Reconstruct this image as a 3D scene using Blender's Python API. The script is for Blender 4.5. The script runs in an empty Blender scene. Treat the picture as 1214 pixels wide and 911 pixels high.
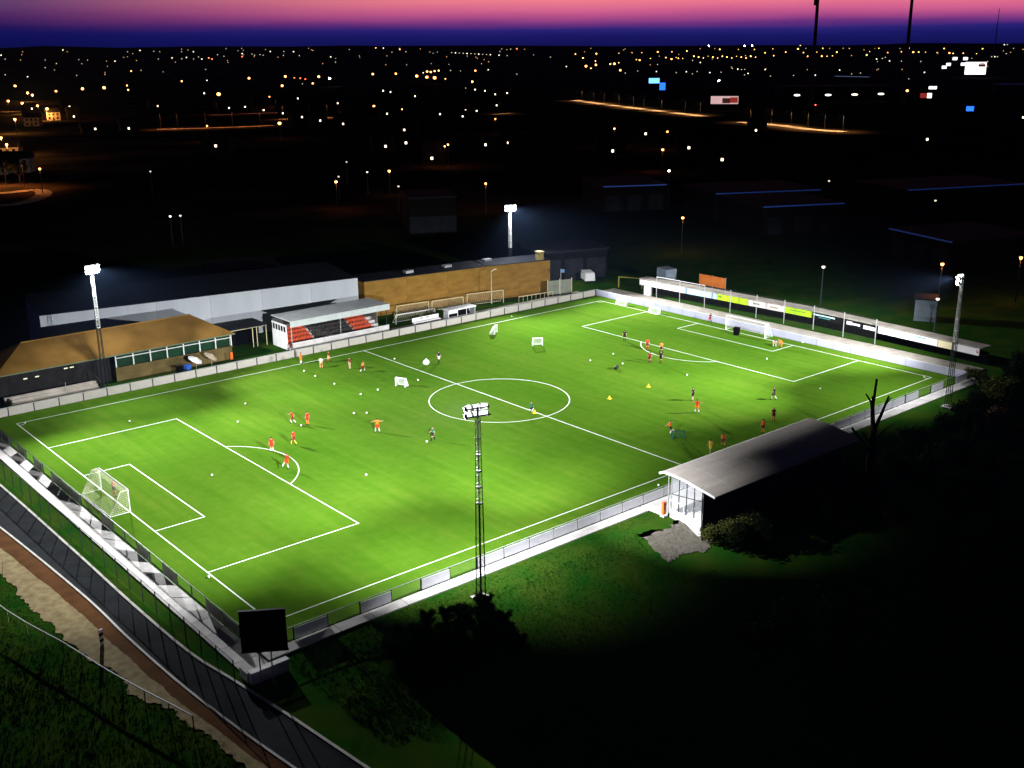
import bpy, bmesh, math, random
from mathutils import Vector, Matrix
random.seed(7)
R = math.radians
scene = bpy.context.scene
COL = scene.collection
# ------------------------------------------------------------------ camera
CAM = Vector((-35.2709, -71.6277, 43.6835))
YAW, PITCH, ROLL, FPX = 0.8674, -0.2996, -0.0081, 1287.41
_f = Vector((math.cos(PITCH)*math.cos(YAW), math.cos(PITCH)*math.sin(YAW), math.sin(PITCH)))
_r0 = Vector((math.sin(YAW), -math.cos(YAW), 0)); _u0 = _r0.cross(_f)
_r = _r0*math.cos(ROLL) + _u0*math.sin(ROLL); _u = _u0*math.cos(ROLL) - _r0*math.sin(ROLL)
cd = bpy.data.cameras.new('camera'); cam = bpy.data.objects.new('camera', cd); COL.objects.link(cam)
cd.sensor_width = 36.0; cd.lens = FPX/1214*36.0; cd.clip_start = 1.0; cd.clip_end = 20000
M = Matrix((_r, _u, -_f)).transposed().to_4x4(); M.translation = CAM; cam.matrix_world = M
scene.camera = cam
vs = scene.view_settings
vs.view_transform = 'Standard'; vs.look = 'None'; vs.exposure = 0.0; vs.gamma = 1.0
scene.cycles.max_bounces = 4; scene.cycles.diffuse_bounces = 2; scene.cycles.glossy_bounces = 1; scene.cycles.volume_bounces = 0; scene.cycles.transparent_max_bounces = 12
scene.cycles.sample_clamp_indirect = 4.0

def lin(c):
    return tuple((v/255/12.92 if v/255 <= .04045 else ((v/255+.055)/1.055)**2.4) for v in c)
# ------------------------------------------------------------------ world: afterglow of a set sun
W = bpy.data.worlds.new('World'); scene.world = W; W.use_nodes = True
nt = W.node_tree; nt.nodes.clear()
def N(t, **k):
    n = nt.nodes.new(t)
    for a, b in k.items(): setattr(n, a, b)
    return n
def ramp(node, stops):
    cr = node.color_ramp
    while len(cr.elements) > 1: cr.elements.remove(cr.elements[-1])
    cr.elements[0].position = stops[0][0]; cr.elements[0].color = (*stops[0][1], 1)
    for p, c in stops[1:]:
        e = cr.elements.new(p); e.color = (*c, 1)
tc = N('ShaderNodeTexCoord'); sx = N('ShaderNodeSeparateXYZ')
nt.links.new(tc.outputs['Generated'], sx.inputs[0])
el = N('ShaderNodeMath', operation='MULTIPLY'); el.inputs[1].default_value = 10.0
wob = N('ShaderNodeTexNoise'); wob.inputs['Scale'].default_value = 6.0
mp = N('ShaderNodeMapping'); mp.inputs['Scale'].default_value = (1, 1, 14)
nt.links.new(tc.outputs['Generated'], mp.inputs[0]); nt.links.new(mp.outputs[0], wob.inputs['Vector'])
wa = N('ShaderNodeMath', operation='MULTIPLY_ADD'); wa.inputs[1].default_value = .05; wa.inputs[2].default_value = -.025
nt.links.new(wob.outputs['Fac'], wa.inputs[0])
nt.links.new(sx.outputs['Z'], el.inputs[0])
es = N('ShaderNodeMath', operation='ADD'); nt.links.new(el.outputs[0], es.inputs[0]); nt.links.new(wa.outputs[0], es.inputs[1])
warm = N('ShaderNodeValToRGB'); cool = N('ShaderNodeValToRGB')
ramp(warm, [(0, lin((14, 14, 78))), (.10, lin((24, 24, 100))), (.155, lin((42, 34, 116))), (.20, lin((105, 48, 122))),
            (.25, lin((160, 70, 130))), (.31, lin((200, 92, 136))), (.40, lin((230, 122, 134))), (.62, lin((200, 118, 124))), (1, lin((108, 76, 102)))])
ramp(cool, [(0, lin((6, 10, 66))), (.12, lin((12, 14, 84))), (.19, lin((24, 18, 82))), (.26, lin((56, 30, 88))),
            (.34, lin((72, 46, 96))), (.45, lin((80, 58, 104))), (1, lin((40, 34, 66)))])
nt.links.new(es.outputs[0], warm.inputs[0]); nt.links.new(es.outputs[0], cool.inputs[0])
dp = N('ShaderNodeVectorMath', operation='DOT_PRODUCT'); dp.inputs[1].default_value = (math.cos(R(28)), math.sin(R(28)), 0)
nt.links.new(tc.outputs['Generated'], dp.inputs[0])
mr = N('ShaderNodeMapRange', interpolation_type='SMOOTHSTEP'); mr.inputs[1].default_value = .66; mr.inputs[2].default_value = .965
nt.links.new(dp.outputs['Value'], mr.inputs[0])
mx = N('ShaderNodeMix', data_type='RGBA'); nt.links.new(mr.outputs[0], mx.inputs[0])
nt.links.new(cool.outputs[0], mx.inputs[6]); nt.links.new(warm.outputs[0], mx.inputs[7])
zen = N('ShaderNodeMapRange', interpolation_type='SMOOTHSTEP'); zen.inputs[1].default_value = .05; zen.inputs[2].default_value = .17
nt.links.new(sx.outputs['Z'], zen.inputs[0])
mz = N('ShaderNodeMix', data_type='RGBA'); nt.links.new(zen.outputs[0], mz.inputs[0])
nt.links.new(mx.outputs[2], mz.inputs[6]); mz.inputs[7].default_value = (.0012, .0016, .005, 1)
bg = N('ShaderNodeBackground'); bg.inputs['Strength'].default_value = 1.22
wo = N('ShaderNodeOutputWorld'); nt.links.new(mz.outputs[2], bg.inputs[0]); nt.links.new(bg.outputs[0], wo.inputs[0])
# floodlights of the ground (lamps parented to their masts further down)
FLOOD_W = 100000.0     # watts per unit weight of a beam

# ------------------------------------------------------------------ pixel helpers (photo pixels -> directions)
def ray(x, y): return _f + _r*((x-607)/FPX) - _u*((y-455.5)/FPX)
def G(x, y, z=0.0):
    d = ray(x, y); return CAM + d*((z-CAM.z)/d.z)
def proj(P):
    d = Vector(P)-CAM; z = d.dot(_f); return 607+FPX*d.dot(_r)/z, 455.5-FPX*d.dot(_u)/z
def sstep(a, b, x):
    t = max(0, min(1, (x-a)/(b-a))); return t*t*(3-2*t)
def hgt(x, y):
    z = -0.08
    s = max(0, -9.2-y)
    z -= sstep(1, 9, x)*min(s*.52, 9.0)*sstep(150, 110, x)
    d = math.hypot(x-CAM.x, y-CAM.y)
    if d > 900:
        az = math.degrees(math.atan2(y-CAM.y, x-CAM.x))
        k = sstep(25, 72, az)
        top = 44+4600*math.tan(R(.03+.20*k)) + 5*math.sin(az*.9)+3.0*math.sin(az*2.3+1)+1.6*math.sin(az*5.1)
        z += top*sstep(1500, 4700, d)
    return z
def march(x, y, h=0.0):
    d = ray(x, y); d = d/math.hypot(d.x, d.y); t = 60.0
    while t < 4800:
        P = CAM+d*t
        if P.z <= hgt(P.x, P.y)+h:
            a, b = t-max(2, t*.02)*1.2, t
            for _ in range(20):
                m = (a+b)/2; Q = CAM+d*m
                if Q.z <= hgt(Q.x, Q.y)+h: b = m
                else: a = m
            P = CAM+d*b; return Vector((P.x, P.y, hgt(P.x, P.y)))
        t += max(2, t*.02)
    P = CAM+d*4550; return Vector((P.x, P.y, hgt(P.x, P.y)))

# ------------------------------------------------------------------ materials
MATS = {}
def mat(name, col, rough=.8, var=.18, scale=3.0, bump=0.0, metal=0.0, col2=None, spec=.12, coord='Object', detail=6.0, stretch=None):
    if name in MATS: return MATS[name]
    m = bpy.data.materials.new(name); m.use_nodes = True; t = m.node_tree
    b = t.nodes['Principled BSDF']; b.inputs['Roughness'].default_value = rough; b.inputs['Metallic'].default_value = metal
    b.inputs['Specular IOR Level'].default_value = spec
    co = t.nodes.new('ShaderNodeTexCoord'); no = t.nodes.new('ShaderNodeTexNoise')
    no.inputs['Scale'].default_value = scale; no.inputs['Detail'].default_value = detail
    if stretch:
        mpn = t.nodes.new('ShaderNodeMapping'); mpn.inputs['Scale'].default_value = stretch
        t.links.new(co.outputs[coord], mpn.inputs[0]); t.links.new(mpn.outputs[0], no.inputs['Vector'])
    else: t.links.new(co.outputs[coord], no.inputs['Vector'])
    rp = t.nodes.new('ShaderNodeValToRGB'); c2 = col2 or tuple(min(1, c*(1+var)) for c in col)
    c1 = col if col2 else tuple(c*(1-var) for c in col)
    rp.color_ramp.elements[0].position = .32; rp.color_ramp.elements[1].position = .68
    rp.color_ramp.elements[0].color = (*c1, 1); rp.color_ramp.elements[1].color = (*c2, 1)
    t.links.new(no.outputs['Fac'], rp.inputs[0]); t.links.new(rp.outputs[0], b.inputs['Base Color'])
    if bump:
        bp = t.nodes.new('ShaderNodeBump'); bp.inputs['Strength'].default_value = bump
        n2 = t.nodes.new('ShaderNodeTexNoise'); n2.inputs['Scale'].default_value = scale*6; n2.inputs['Detail'].default_value = 8
        t.links.new(co.outputs[coord], n2.inputs['Vector']); t.links.new(n2.outputs['Fac'], bp.inputs['Height']); t.links.new(bp.outputs[0], b.inputs['Normal'])
    MATS[name] = m; return m
def emit(name, col, strength, sample=False):
    if name in MATS: return MATS[name]
    m = bpy.data.materials.new(name); m.use_nodes = True; t = m.node_tree; b = t.nodes['Principled BSDF']
    b.inputs['Base Color'].default_value = (*[min(.8, c) for c in col], 1)
    b.inputs['Emission Color'].default_value = (*col, 1); b.inputs['Emission Strength'].default_value = strength
    # slight unevenness across the lit face
    co = t.nodes.new('ShaderNodeTexCoord'); no = t.nodes.new('ShaderNodeTexNoise'); no.inputs['Scale'].default_value = 1.5
    mm = t.nodes.new('ShaderNodeMapRange'); mm.inputs[3].default_value = strength*.7; mm.inputs[4].default_value = strength*1.3
    t.links.new(co.outputs['Object'], no.inputs['Vector']); t.links.new(no.outputs['Fac'], mm.inputs[0]); t.links.new(mm.outputs[0], b.inputs['Emission Strength'])
    if not sample: m.cycles.emission_sampling = 'NONE'
    MATS[name] = m; return m
def see_through(name, col, alpha, rough=.7):
    if name in MATS: return MATS[name]
    m = mat(name, col, rough, .15, 2.0); m.node_tree.nodes['Principled BSDF'].inputs['Alpha'].default_value = alpha; return m
def turf_material():
    m = bpy.data.materials.new('turf'); m.use_nodes = True; t = m.node_tree; b = t.nodes['Principled BSDF']
    b.inputs['Roughness'].default_value = 1.0; b.inputs['Specular IOR Level'].default_value = .0
    co = t.nodes.new('ShaderNodeTexCoord')
    def noise(sc, det, st=(1, 1, 1)):
        mp_ = t.nodes.new('ShaderNodeMapping'); mp_.inputs['Scale'].default_value = st; t.links.new(co.outputs['Object'], mp_.inputs[0])
        n_ = t.nodes.new('ShaderNodeTexNoise'); n_.inputs['Scale'].default_value = sc; n_.inputs['Detail'].default_value = det
        t.links.new(mp_.outputs[0], n_.inputs['Vector']); return n_
    n1 = noise(.05, 3); n2 = noise(.9, 8); n3 = noise(.5, 6, (1.8, .10, 1)); n4 = noise(7.0, 4)
    def add(a, ka, bb, kb):
        x = t.nodes.new('ShaderNodeMath'); x.operation = 'MULTIPLY'; x.inputs[1].default_value = ka; t.links.new(a, x.inputs[0])
        y = t.nodes.new('ShaderNodeMath'); y.operation = 'MULTIPLY_ADD'; y.inputs[1].default_value = kb; t.links.new(bb, y.inputs[0]); t.links.new(x.outputs[0], y.inputs[2]); return y.outputs[0]
    s = add(add(add(n1.outputs['Fac'], .36, n2.outputs['Fac'], .20), 1, n3.outputs['Fac'], .30), 1, n4.outputs['Fac'], .14)
    rp = t.nodes.new('ShaderNodeValToRGB'); t.links.new(s, rp.inputs[0])
    ramp(rp, [(.35, (.041, .121, .006)), (.5, (.064, .146, .010)), (.65, (.096, .170, .016))])
    t.links.new(rp.outputs[0], b.inputs['Base Color'])
    bp = t.nodes.new('ShaderNodeBump'); bp.inputs['Strength'].default_value = .35; bp.inputs['Distance'].default_value = .05
    n5 = noise(22, 3); t.links.new(n5.outputs['Fac'], bp.inputs['Height']); t.links.new(bp.outputs[0], b.inputs['Normal'])
    return m
TURF = turf_material()
LINE = mat('line_paint', (.72, .76, .68), .7, .12, 1.2)
CONC = mat('concrete', (.46, .44, .43), .85, .22, .7, .2, col2=(.62, .60, .58))
CONC2 = mat('concrete_weathered', (.30, .265, .225), .9, .2, .5, .2, col2=(.46, .42, .37))
WHITE = mat('white_paint', (.74, .74, .74), .5, .08, 1.5)
BOARD = mat('white_board', (.70, .70, .77), .45, .08, .8)
BOARDBACK = mat('board_grey', (.26, .25, .25), .6, .2, .8)
STEEL = mat('galvanised_steel', (.42, .43, .44), .45, .15, 3.0, 0, .5)
DARKSTEEL = mat('dark_steel', (.025, .027, .03), .5, .2, 3.0)
GRASS = mat('rough_grass', (.009, .060, .005), 1.0, .3, .25, .6, spec=0, col2=(.040, .074, .008), coord='Object', detail=9)
DIRT = mat('dry_dirt', (.19, .14, .06), .95, .3, 1.4, .8, col2=(.34, .27, .13), detail=10)
_t = GRASS.node_tree; _b = _t.nodes['Principled BSDF']; _src = _b.inputs['Base Color'].links[0].from_socket
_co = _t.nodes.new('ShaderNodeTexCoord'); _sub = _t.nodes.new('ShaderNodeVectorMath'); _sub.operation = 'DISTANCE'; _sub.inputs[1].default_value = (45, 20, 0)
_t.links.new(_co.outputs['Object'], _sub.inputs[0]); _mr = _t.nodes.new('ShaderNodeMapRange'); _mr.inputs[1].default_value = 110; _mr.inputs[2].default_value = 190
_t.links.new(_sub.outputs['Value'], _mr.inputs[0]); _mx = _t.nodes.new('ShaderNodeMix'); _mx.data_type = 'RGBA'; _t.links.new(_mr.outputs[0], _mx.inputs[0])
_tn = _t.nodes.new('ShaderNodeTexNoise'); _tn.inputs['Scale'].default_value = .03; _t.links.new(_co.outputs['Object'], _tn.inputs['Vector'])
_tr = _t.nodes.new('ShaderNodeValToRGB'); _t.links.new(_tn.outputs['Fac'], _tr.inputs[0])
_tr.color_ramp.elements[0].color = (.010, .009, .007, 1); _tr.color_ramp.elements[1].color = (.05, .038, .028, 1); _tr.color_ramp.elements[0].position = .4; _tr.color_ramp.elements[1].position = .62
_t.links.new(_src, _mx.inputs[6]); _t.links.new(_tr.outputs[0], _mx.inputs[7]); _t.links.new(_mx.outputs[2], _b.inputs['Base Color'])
TRACK = mat('brown_track', (.085, .034, .010), 1.0, .2, .8, .3, spec=.03, col2=(.13, .055, .018))
ASPH = mat('asphalt', (.013, .015, .017), .95, .2, .6, .3, spec=.03, col2=(.024, .027, .030))
OCHRE = mat('ochre_render', (.20, .105, .022), .9, .2, .35, .15, spec=.03, col2=(.30, .165, .038), stretch=(1, 1, 3))
OCHROOF = mat('ochre_roof', (.12, .064, .014), .9, .2, .3, .1, spec=.03, col2=(.20, .11, .026))
SHEDWALL = mat('pale_cladding', (.42, .45, .49), .6, .12, .3, 0, col2=(.52, .55, .58), stretch=(1, 1, .2))
DARKROOF = mat('dark_roof', (.012, .014, .02), .7, .3, .5)
BLACKBOARD = mat('black_board', (.004, .004, .0045), .8, .3, 1.0, spec=.02)
GREENGLASS = mat('green_glass', (.005, .032, .013), .3, .3, .8, spec=.3)
SEATRED = mat('red_seat', (.50, .07, .025), .5, .15, 2.0)
SEATDARK = mat('dark_seat', (.03, .026, .026), .6, .2, 2.0)
BARK = mat('bark', (.016, .013, .010), 1.0, .3, 4.0, .5, spec=0)
LEAF = mat('dark_leaf', (.005, .009, .003), 1.0, .4, 3.0, spec=0)
LEAFO = mat('olive_leaf', (.05, .058, .014), 1.0, .4, 3.0, spec=0)
LEAFR = mat('russet_leaf', (.06, .022, .012), .8, .4, 3.0)
MESHW = see_through('wire_mesh', (.30, .32, .33), .12)
NETW = mat('net_cord', (.62, .60, .42), .8, .1, 2.0)
NETWHITE = mat('net_white', (.8, .82, .8), .8, .05, 2.0)
SKIN = mat('skin', (.42, .24, .16), .6, .1, 6.0)
BACKGLOW = emit('housing_glow', (.93, .96, 1.0), 2.2)  # added glow for the backs and tops of the floodlight housings
FLOODL = emit('floodlight_glass', (.93, .96, 1.0), 60.0)
SODIUM = emit('sodium_lamp', (1.0, .36, .08), 12.0)
WARML = emit('warm_lamp', (1.0, .50, .15), 5.0)
COLDL = emit('white_lamp', (1.0, .88, .70), 2.6)
COLDW = emit('white_lamp_dim', (1.0, .86, .66), 1.1)
REDL = emit('red_lamp', (1.0, .12, .05), 8.0)
WINL = emit('lit_window', (1.0, .84, .60), 4.0)
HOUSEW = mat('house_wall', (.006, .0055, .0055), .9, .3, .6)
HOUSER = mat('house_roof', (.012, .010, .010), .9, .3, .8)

# ------------------------------------------------------------------ mesh builder
class MB:
    def __init__(s): s.v = []; s.f = []; s.m = []; s.mi = 0
    def box(s, c, d, rz=0.0, rot=None):
        hx, hy, hz = d[0]/2, d[1]/2, d[2]/2; q = rot or Matrix.Rotation(rz, 3, 'Z'); b = len(s.v); c = Vector(c)
        for z in (-hz, hz):
            for x, y in ((-hx, -hy), (hx, -hy), (hx, hy), (-hx, hy)): s.v.append(c+q@Vector((x, y, z)))
        for f in ((3, 2, 1, 0), (4, 5, 6, 7), (0, 1, 5, 4), (1, 2, 6, 5), (2, 3, 7, 6), (3, 0, 4, 7)):
            s.f.append([b+i for i in f]); s.m.append(s.mi)
        return s
    def bar(s, a, b, w, h=None, up=Vector((0, 0, 1))):
        a = Vector(a); b = Vector(b); d = b-a; L = d.length
        if L < 1e-6: return s
        x = d/L
        if abs(x.dot(up)) > .98: up = Vector((1, 0, 0))
        y = up.cross(x).normalized(); z = x.cross(y)
        return s.box((a+b)/2, (L, w, h or w), rot=Matrix((x, y, z)).transposed())
    def tube(s, pts, rad, n=6, cap=True):
        pts = [Vector(p) for p in pts]; rad = rad if isinstance(rad, (list, tuple)) else [rad]*len(pts); base = len(s.v)
        for i, p in enumerate(pts):
            d = (pts[min(i+1, len(pts)-1)]-pts[max(i-1, 0)]).normalized()
            up = Vector((0, 0, 1)) if abs(d.z) < .95 else Vector((1, 0, 0)); x = up.cross(d).normalized(); y = d.cross(x)
            for k in range(n):
                a = 2*math.pi*k/n; s.v.append(p+(x*math.cos(a)+y*math.sin(a))*rad[i])
        for i in range(len(pts)-1):
            for k in range(n):
                s.f.append([base+i*n+k, base+i*n+(k+1) % n, base+(i+1)*n+(k+1) % n, base+(i+1)*n+k]); s.m.append(s.mi)
        if cap:
            s.f.append([base+k for k in range(n)][::-1]); s.m.append(s.mi)
            s.f.append([base+(len(pts)-1)*n+k for k in range(n)]); s.m.append(s.mi)
        return s
    def poly(s, pts):
        b = len(s.v); s.v += [Vector(p) for p in pts]; s.f.append(list(range(b, b+len(pts)))); s.m.append(s.mi); return s
    def prism(s, pts, z0, z1):
        b = len(s.v); n = len(pts)
        for z in (z0, z1):
            for p in pts: s.v.append(Vector((p[0], p[1], z)))
        s.f.append([b+i for i in range(n)][::-1]); s.m.append(s.mi); s.f.append([b+n+i for i in range(n)]); s.m.append(s.mi)
        for i in range(n):
            j = (i+1) % n; s.f.append([b+i, b+j, b+n+j, b+n+i]); s.m.append(s.mi)
        return s
    def ball(s, c, r, nu=10, nv=6, sq=(1, 1, 1)):
        b = len(s.v); c = Vector(c)
        for i in range(nv+1):
            th = math.pi*i/nv
            for k in range(nu):
                ph = 2*math.pi*k/nu; s.v.append(c+Vector((r*sq[0]*math.sin(th)*math.cos(ph), r*sq[1]*math.sin(th)*math.sin(ph), r*sq[2]*math.cos(th))))
        for i in range(nv):
            for k in range(nu):
                s.f.append([b+i*nu+k, b+(i+1)*nu+k, b+(i+1)*nu+(k+1) % nu, b+i*nu+(k+1) % nu]); s.m.append(s.mi)
        return s
    def mesh(s, name, mats, smooth=False):
        me = bpy.data.meshes.new(name); me.from_pydata([tuple(v) for v in s.v], [], s.f); me.update()
        for m in (mats if isinstance(mats, (list, tuple)) else [mats]): me.materials.append(m)
        if any(s.m): me.polygons.foreach_set('material_index', s.m)
        if smooth: me.polygons.foreach_set('use_smooth', [True]*len(me.polygons))
        return me
    def build(s, name, mats, parent=None, loc=None, rz=0.0, smooth=False):
        return place(name, s.mesh(name, mats, smooth), parent, loc, rz)
def place(name, me, parent=None, loc=None, rz=0.0):
    o = bpy.data.objects.new(name, me); COL.objects.link(o)
    if parent: o.parent = parent
    if loc is not None: o.location = loc
    if rz: o.rotation_euler.z = rz
    return o
def tag(o, label, cat, group=None, kind=None):
    o['label'] = label; o['category'] = cat
    if group: o['group'] = group
    if kind: o['kind'] = kind
    return o
def thing(name, label, cat, loc=(0, 0, 0), rz=0.0, group=None):
    o = bpy.data.objects.new(name, None); COL.objects.link(o); o.location = loc; o.rotation_euler.z = rz
    o.empty_display_size = .2
    return tag(o, label, cat, group)
def copy_tree(o, parent=None):
    c = o.copy(); COL.objects.link(c); c.parent = parent
    for ch in list(o.children):
        copy_tree(ch, c)
    return c
def struct(o): o['kind'] = 'structure'; return o

PL, PW = 101.17, 64.36
FX0, FX1, FY0, FY1 = -3.0, 103.8, -3.6, 68.2      # perimeter fence
# ------------------------------------------------------------------ terrain
def terrain():
    def axis(lo, hi, c0, c1, fine):
        a = []; x = c0
        while x <= c1: a.append(x); x += fine
        st = fine; x = c1
        while x < hi: st *= 1.22; x += st; a.append(min(x, hi))
        st = fine; x = c0
        while x > lo: st *= 1.22; x -= st; a.insert(0, max(x, lo))
        return a
    xs = axis(-600, 4900, -30, 130, 2.5); ys = axis(-400, 4900, -50, 100, 2.5)
    mb = MB(); n = len(xs)
    for y in ys:
        for x in xs:
            w = 0
            inside = -16 < x < 118 and -13 < y < 92
            if not inside: w = .10*(math.sin(x*.83+y*.41)+math.sin(x*.37-y*.71))*.5-.05
            mb.v.append(Vector((x, y, hgt(x, y)+w*.6)))
    for j in range(len(ys)-1):
        for i in range(n-1): mb.f.append([j*n+i, j*n+i+1, (j+1)*n+i+1, (j+1)*n+i]); mb.m.append(0)
    struct(mb.build('ground', GRASS, smooth=True))
terrain()
# pitch
pitch = struct(MB().box(((FX0+FX1)/2, (FY0+FY1)/2, -.03), (FX1-FX0-.3, FY1-FY0-.3, .06)).build('pitch', TURF))
def sheet(name, m, x0, y0, x1, y1, z=.004, parent=pitch):
    return MB().box(((x0+x1)/2, (y0+y1)/2, z-.003), (x1-x0, y1-y0, .006)).build(name, m, parent)
lw = .125
PD, PWD, GD, GWD = 15.6, 41.5, 5.07, 18.8
def line(a, b, name, z=.004):
    return MB().bar((a[0], a[1], z), (b[0], b[1], z), lw, .006).build(name, LINE, pitch)
def arc(cx, cy, r, a0, a1, name, n=72, z=.0045):
    mb = MB()
    for i in range(n):
        t0 = a0+(a1-a0)*i/n; t1 = a0+(a1-a0)*(i+1)/n
        p = [(cx+(r+s*lw/2)*math.cos(t), cy+(r+s*lw/2)*math.sin(t), z) for t, s in ((t0, -1), (t0, 1), (t1, 1), (t1, -1))]
        mb.poly(p)
    return mb.build(name, LINE, pitch)
e = lw/2
line((-e, 0), (PL+e, 0), 'touchline'); line((-e, PW), (PL+e, PW), 'touchline')
line((0, e, ), (0, PW-e), 'goal_line', .0045); line((PL, e), (PL, PW-e), 'goal_line', .0045)
line((PL/2, e), (PL/2, PW-e), 'halfway_line', .0045)
ym = PW/2
for gx, sg in ((0, 1), (PL, -1)):
    for dep, wid, nm, zz in ((PD, PWD, 'penalty_area_line', .005), (GD, GWD, 'goal_area_line', .0055)):
        x1 = gx+sg*dep
        line((gx+sg*e, ym-wid/2), (x1+sg*e, ym-wid/2), nm, zz); line((gx+sg*e, ym+wid/2), (x1+sg*e, ym+wid/2), nm, zz)
        line((x1, ym-wid/2+e), (x1, ym+wid/2-e), nm, zz)
    ps = gx+sg*10.4; h = PD-10.4; a = math.acos(h/9.15)
    c0 = 0 if sg > 0 else math.pi
    arc(ps, ym, 9.15, c0-a, c0+a, 'penalty_arc')
    for yy, s2 in ((0, 1), (PW, -1)):
        a0 = math.atan2(0, sg); a1 = math.atan2(s2, 0)
        if abs(a1-a0) > math.pi: a0 -= 2*math.pi*math.copysign(1, a0-a1)
        arc(gx, yy, 1.0, a0, a1, 'corner_arc', 10)
arc(PL/2, ym, 9.15, 0, 2*math.pi, 'centre_circle', 120, .0055)
MB().prism([(PL/2+.14*math.cos(k*.785), ym+.14*math.sin(k*.785)) for k in range(8)], .001, .009).build('centre_spot', LINE, pitch)

# ------------------------------------------------------------------ concrete walkways round the pitch, laid in slabs
def slabs(name, p0, p1, width, m, step=3.0, z0=-.10, z1=.03, side=1, jw=.05, jitter=.006):
    """strip of slabs from p0 to p1, 'width' to the left (side=1) or right of the run"""
    base = struct(thing(name, '', '', (0, 0, 0))); del base['label']; del base['category']
    p0 = Vector((*p0, 0)); p1 = Vector((*p1, 0)); d = (p1-p0); L = d.length; d /= L; nrm = Vector((-d.y, d.x, 0))*side
    n = max(1, round(L/step)); st = L/n; rz = math.atan2(d.y, d.x)
    me = MB().box((0, 0, (z0+z1)/2), (st-jw, width-.02, z1-z0)).mesh('slab', m)
    for i in range(n):
        c = p0+d*(st*(i+.5))+nrm*(width/2); place('slab', me, base, (c.x, c.y, random.uniform(-jitter, jitter)), rz)
    return base
slabs('walkway', (FX0-.12, -6.4), (FX0-.12, 66.0), 2.1, CONC, 2.6, side=1)                 # behind the goal by the road
slabs('walkway', (FX0+.1, FY0-.15), (38.8, FY0-.15), 1.25, CONC, 3.2, side=-1)             # along the near touchline
slabs('walkway', (38.95, FY0-.15), (62.8, FY0-.15), 3.0, CONC, 3.2, side=-1)               # in front of the near stand
slabs('walkway', (63.0, FY0-.15), (FX1+3, FY0-.15), 1.6, CONC, 3.2, side=-1)
slabs('walkway', (FX0+.2, FY1+.15), (40.5, FY1+.15), 2.1, CONC2, 3.2, side=1)              # in front of the clubhouse
slabs('walkway', (40.7, FY1+.15), (61.0, FY1+.15), 2.1, CONC2, 3.2, side=1)
slabs('walkway', (61.2, FY1+.15), (103.6, FY1+.15), 4.6, CONC2, 3.4, side=1)
slabs('apron', (FX1+.15, -2.8), (FX1+.15, FY1+2), 6.6, CONC2, 4.0, side=-1)                # behind the far goal
# low kerb wall along the outer edge of the road-side walkway
kerbw = thing('retaining_wall', 'low white concrete wall at the corner of the road-side walkway', 'wall')
MB().box((-3.9, -6.95, .35), (3.0, .45, .9)).build('wall_face', CONC, kerbw)
MB().box((-5.35, -6.1, .30), (.34, 1.2, .80)).build('return_wall', CONC, kerbw)
MB().box((-3.9, -6.95, .86), (3.1, .55, .10)).build('coping', WHITE, kerbw)

# ------------------------------------------------------------------ perimeter fences with boards
def fence(name, label, p0, p1, pattern, bm, h=1.1, step=3.0, board_z=(.10, 1.02), post_m=DARKSTEEL, rail_m=STEEL, cap=False, inside=1, mesh_m=MESHW):
    t = thing(name, label, 'fence', (p0[0], p0[1], 0))
    a = Vector((*p0, 0)); b = Vector((*p1, 0)); d = b-a; L = d.length; d /= L; rz = math.atan2(d.y, d.x); nrm = Vector((-d.y, d.x, 0))*inside
    n = max(1, round(L/step)); st = L/n
    pm = MB().box((0, 0, h/2-.02), (.09, .09, h+.04)).mesh('post', post_m)
    bme = MB().box((0, 0, (board_z[0]+board_z[1])/2), (st-.12, .04, board_z[1]-board_z[0])).mesh('board', bm)
    mme = MB().poly([(-st/2+.05, 0, .06), (st/2-.05, 0, .06), (st/2-.05, 0, h-.03), (-st/2+.05, 0, h-.03)]).mesh('mesh_panel', mesh_m)
    for i in range(n+1):
        p = d*(st*i); place('post', pm, t, (p.x, p.y, 0), rz)
    for i in range(n):
        p = d*(st*(i+.5))
        if pattern(i, n): 
            q = p+nrm*.075; o = place('board', bme, t, (q.x, q.y, random.uniform(-.012, .012)), rz); 
        else: place('mesh_panel', mme, t, (p.x, p.y, 0), rz)
    MB().bar(Vector((0, 0, h+.05)), d*L+Vector((0, 0, h+.05)), .06, .05).build('top_rail', WHITE if cap else rail_m, t)
    return t
# near touchline (camera side): bays with boards alternate at the scoreboard end
near_open = {0, 2, 4, 6}
fence('perimeter_fence', 'near-touchline fence with white boards and dark posts below the stand roof', (FX0, FY0), (88.0, FY0),
      lambda i, n: i not in near_open, BOARD, inside=-1, post_m=DARKSTEEL)
fence('perimeter_fence', 'short boarded fence between the floodlight mast and the hoarding corner', (88.2, FY0), (FX1, FY0),
      lambda i, n: i % 2 == 0, BOARD, inside=-1)
road_solid = set([0, 1, 2, 5, 6, 8, 10, 11, 12, 13, 14, 16, 18, 20, 21, 22, 23])
fence('perimeter_fence', 'fence of grey-backed boards and open mesh behind the road-side goal', (FX0, FY0+.15), (FX0, FY1-.1), rail_m=DARKSTEEL, pattern=
      lambda i, n: i in (1, 2, 5, 7, 10, 13, 14, 15, 17, 19, 21, 22), bm=BOARDBACK, inside=1, step=2.9, board_z=(.12, 1.05))
fence('perimeter_fence', 'beige board fence along the clubhouse touchline', (FX0+.1, FY1), (FX1-.1, FY1),
      lambda i, n: True, mat('beige_board', (.44, .41, .37), .7, .12, .6), inside=1, step=3.1, board_z=(.02, 1.02), h=1.06)
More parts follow.
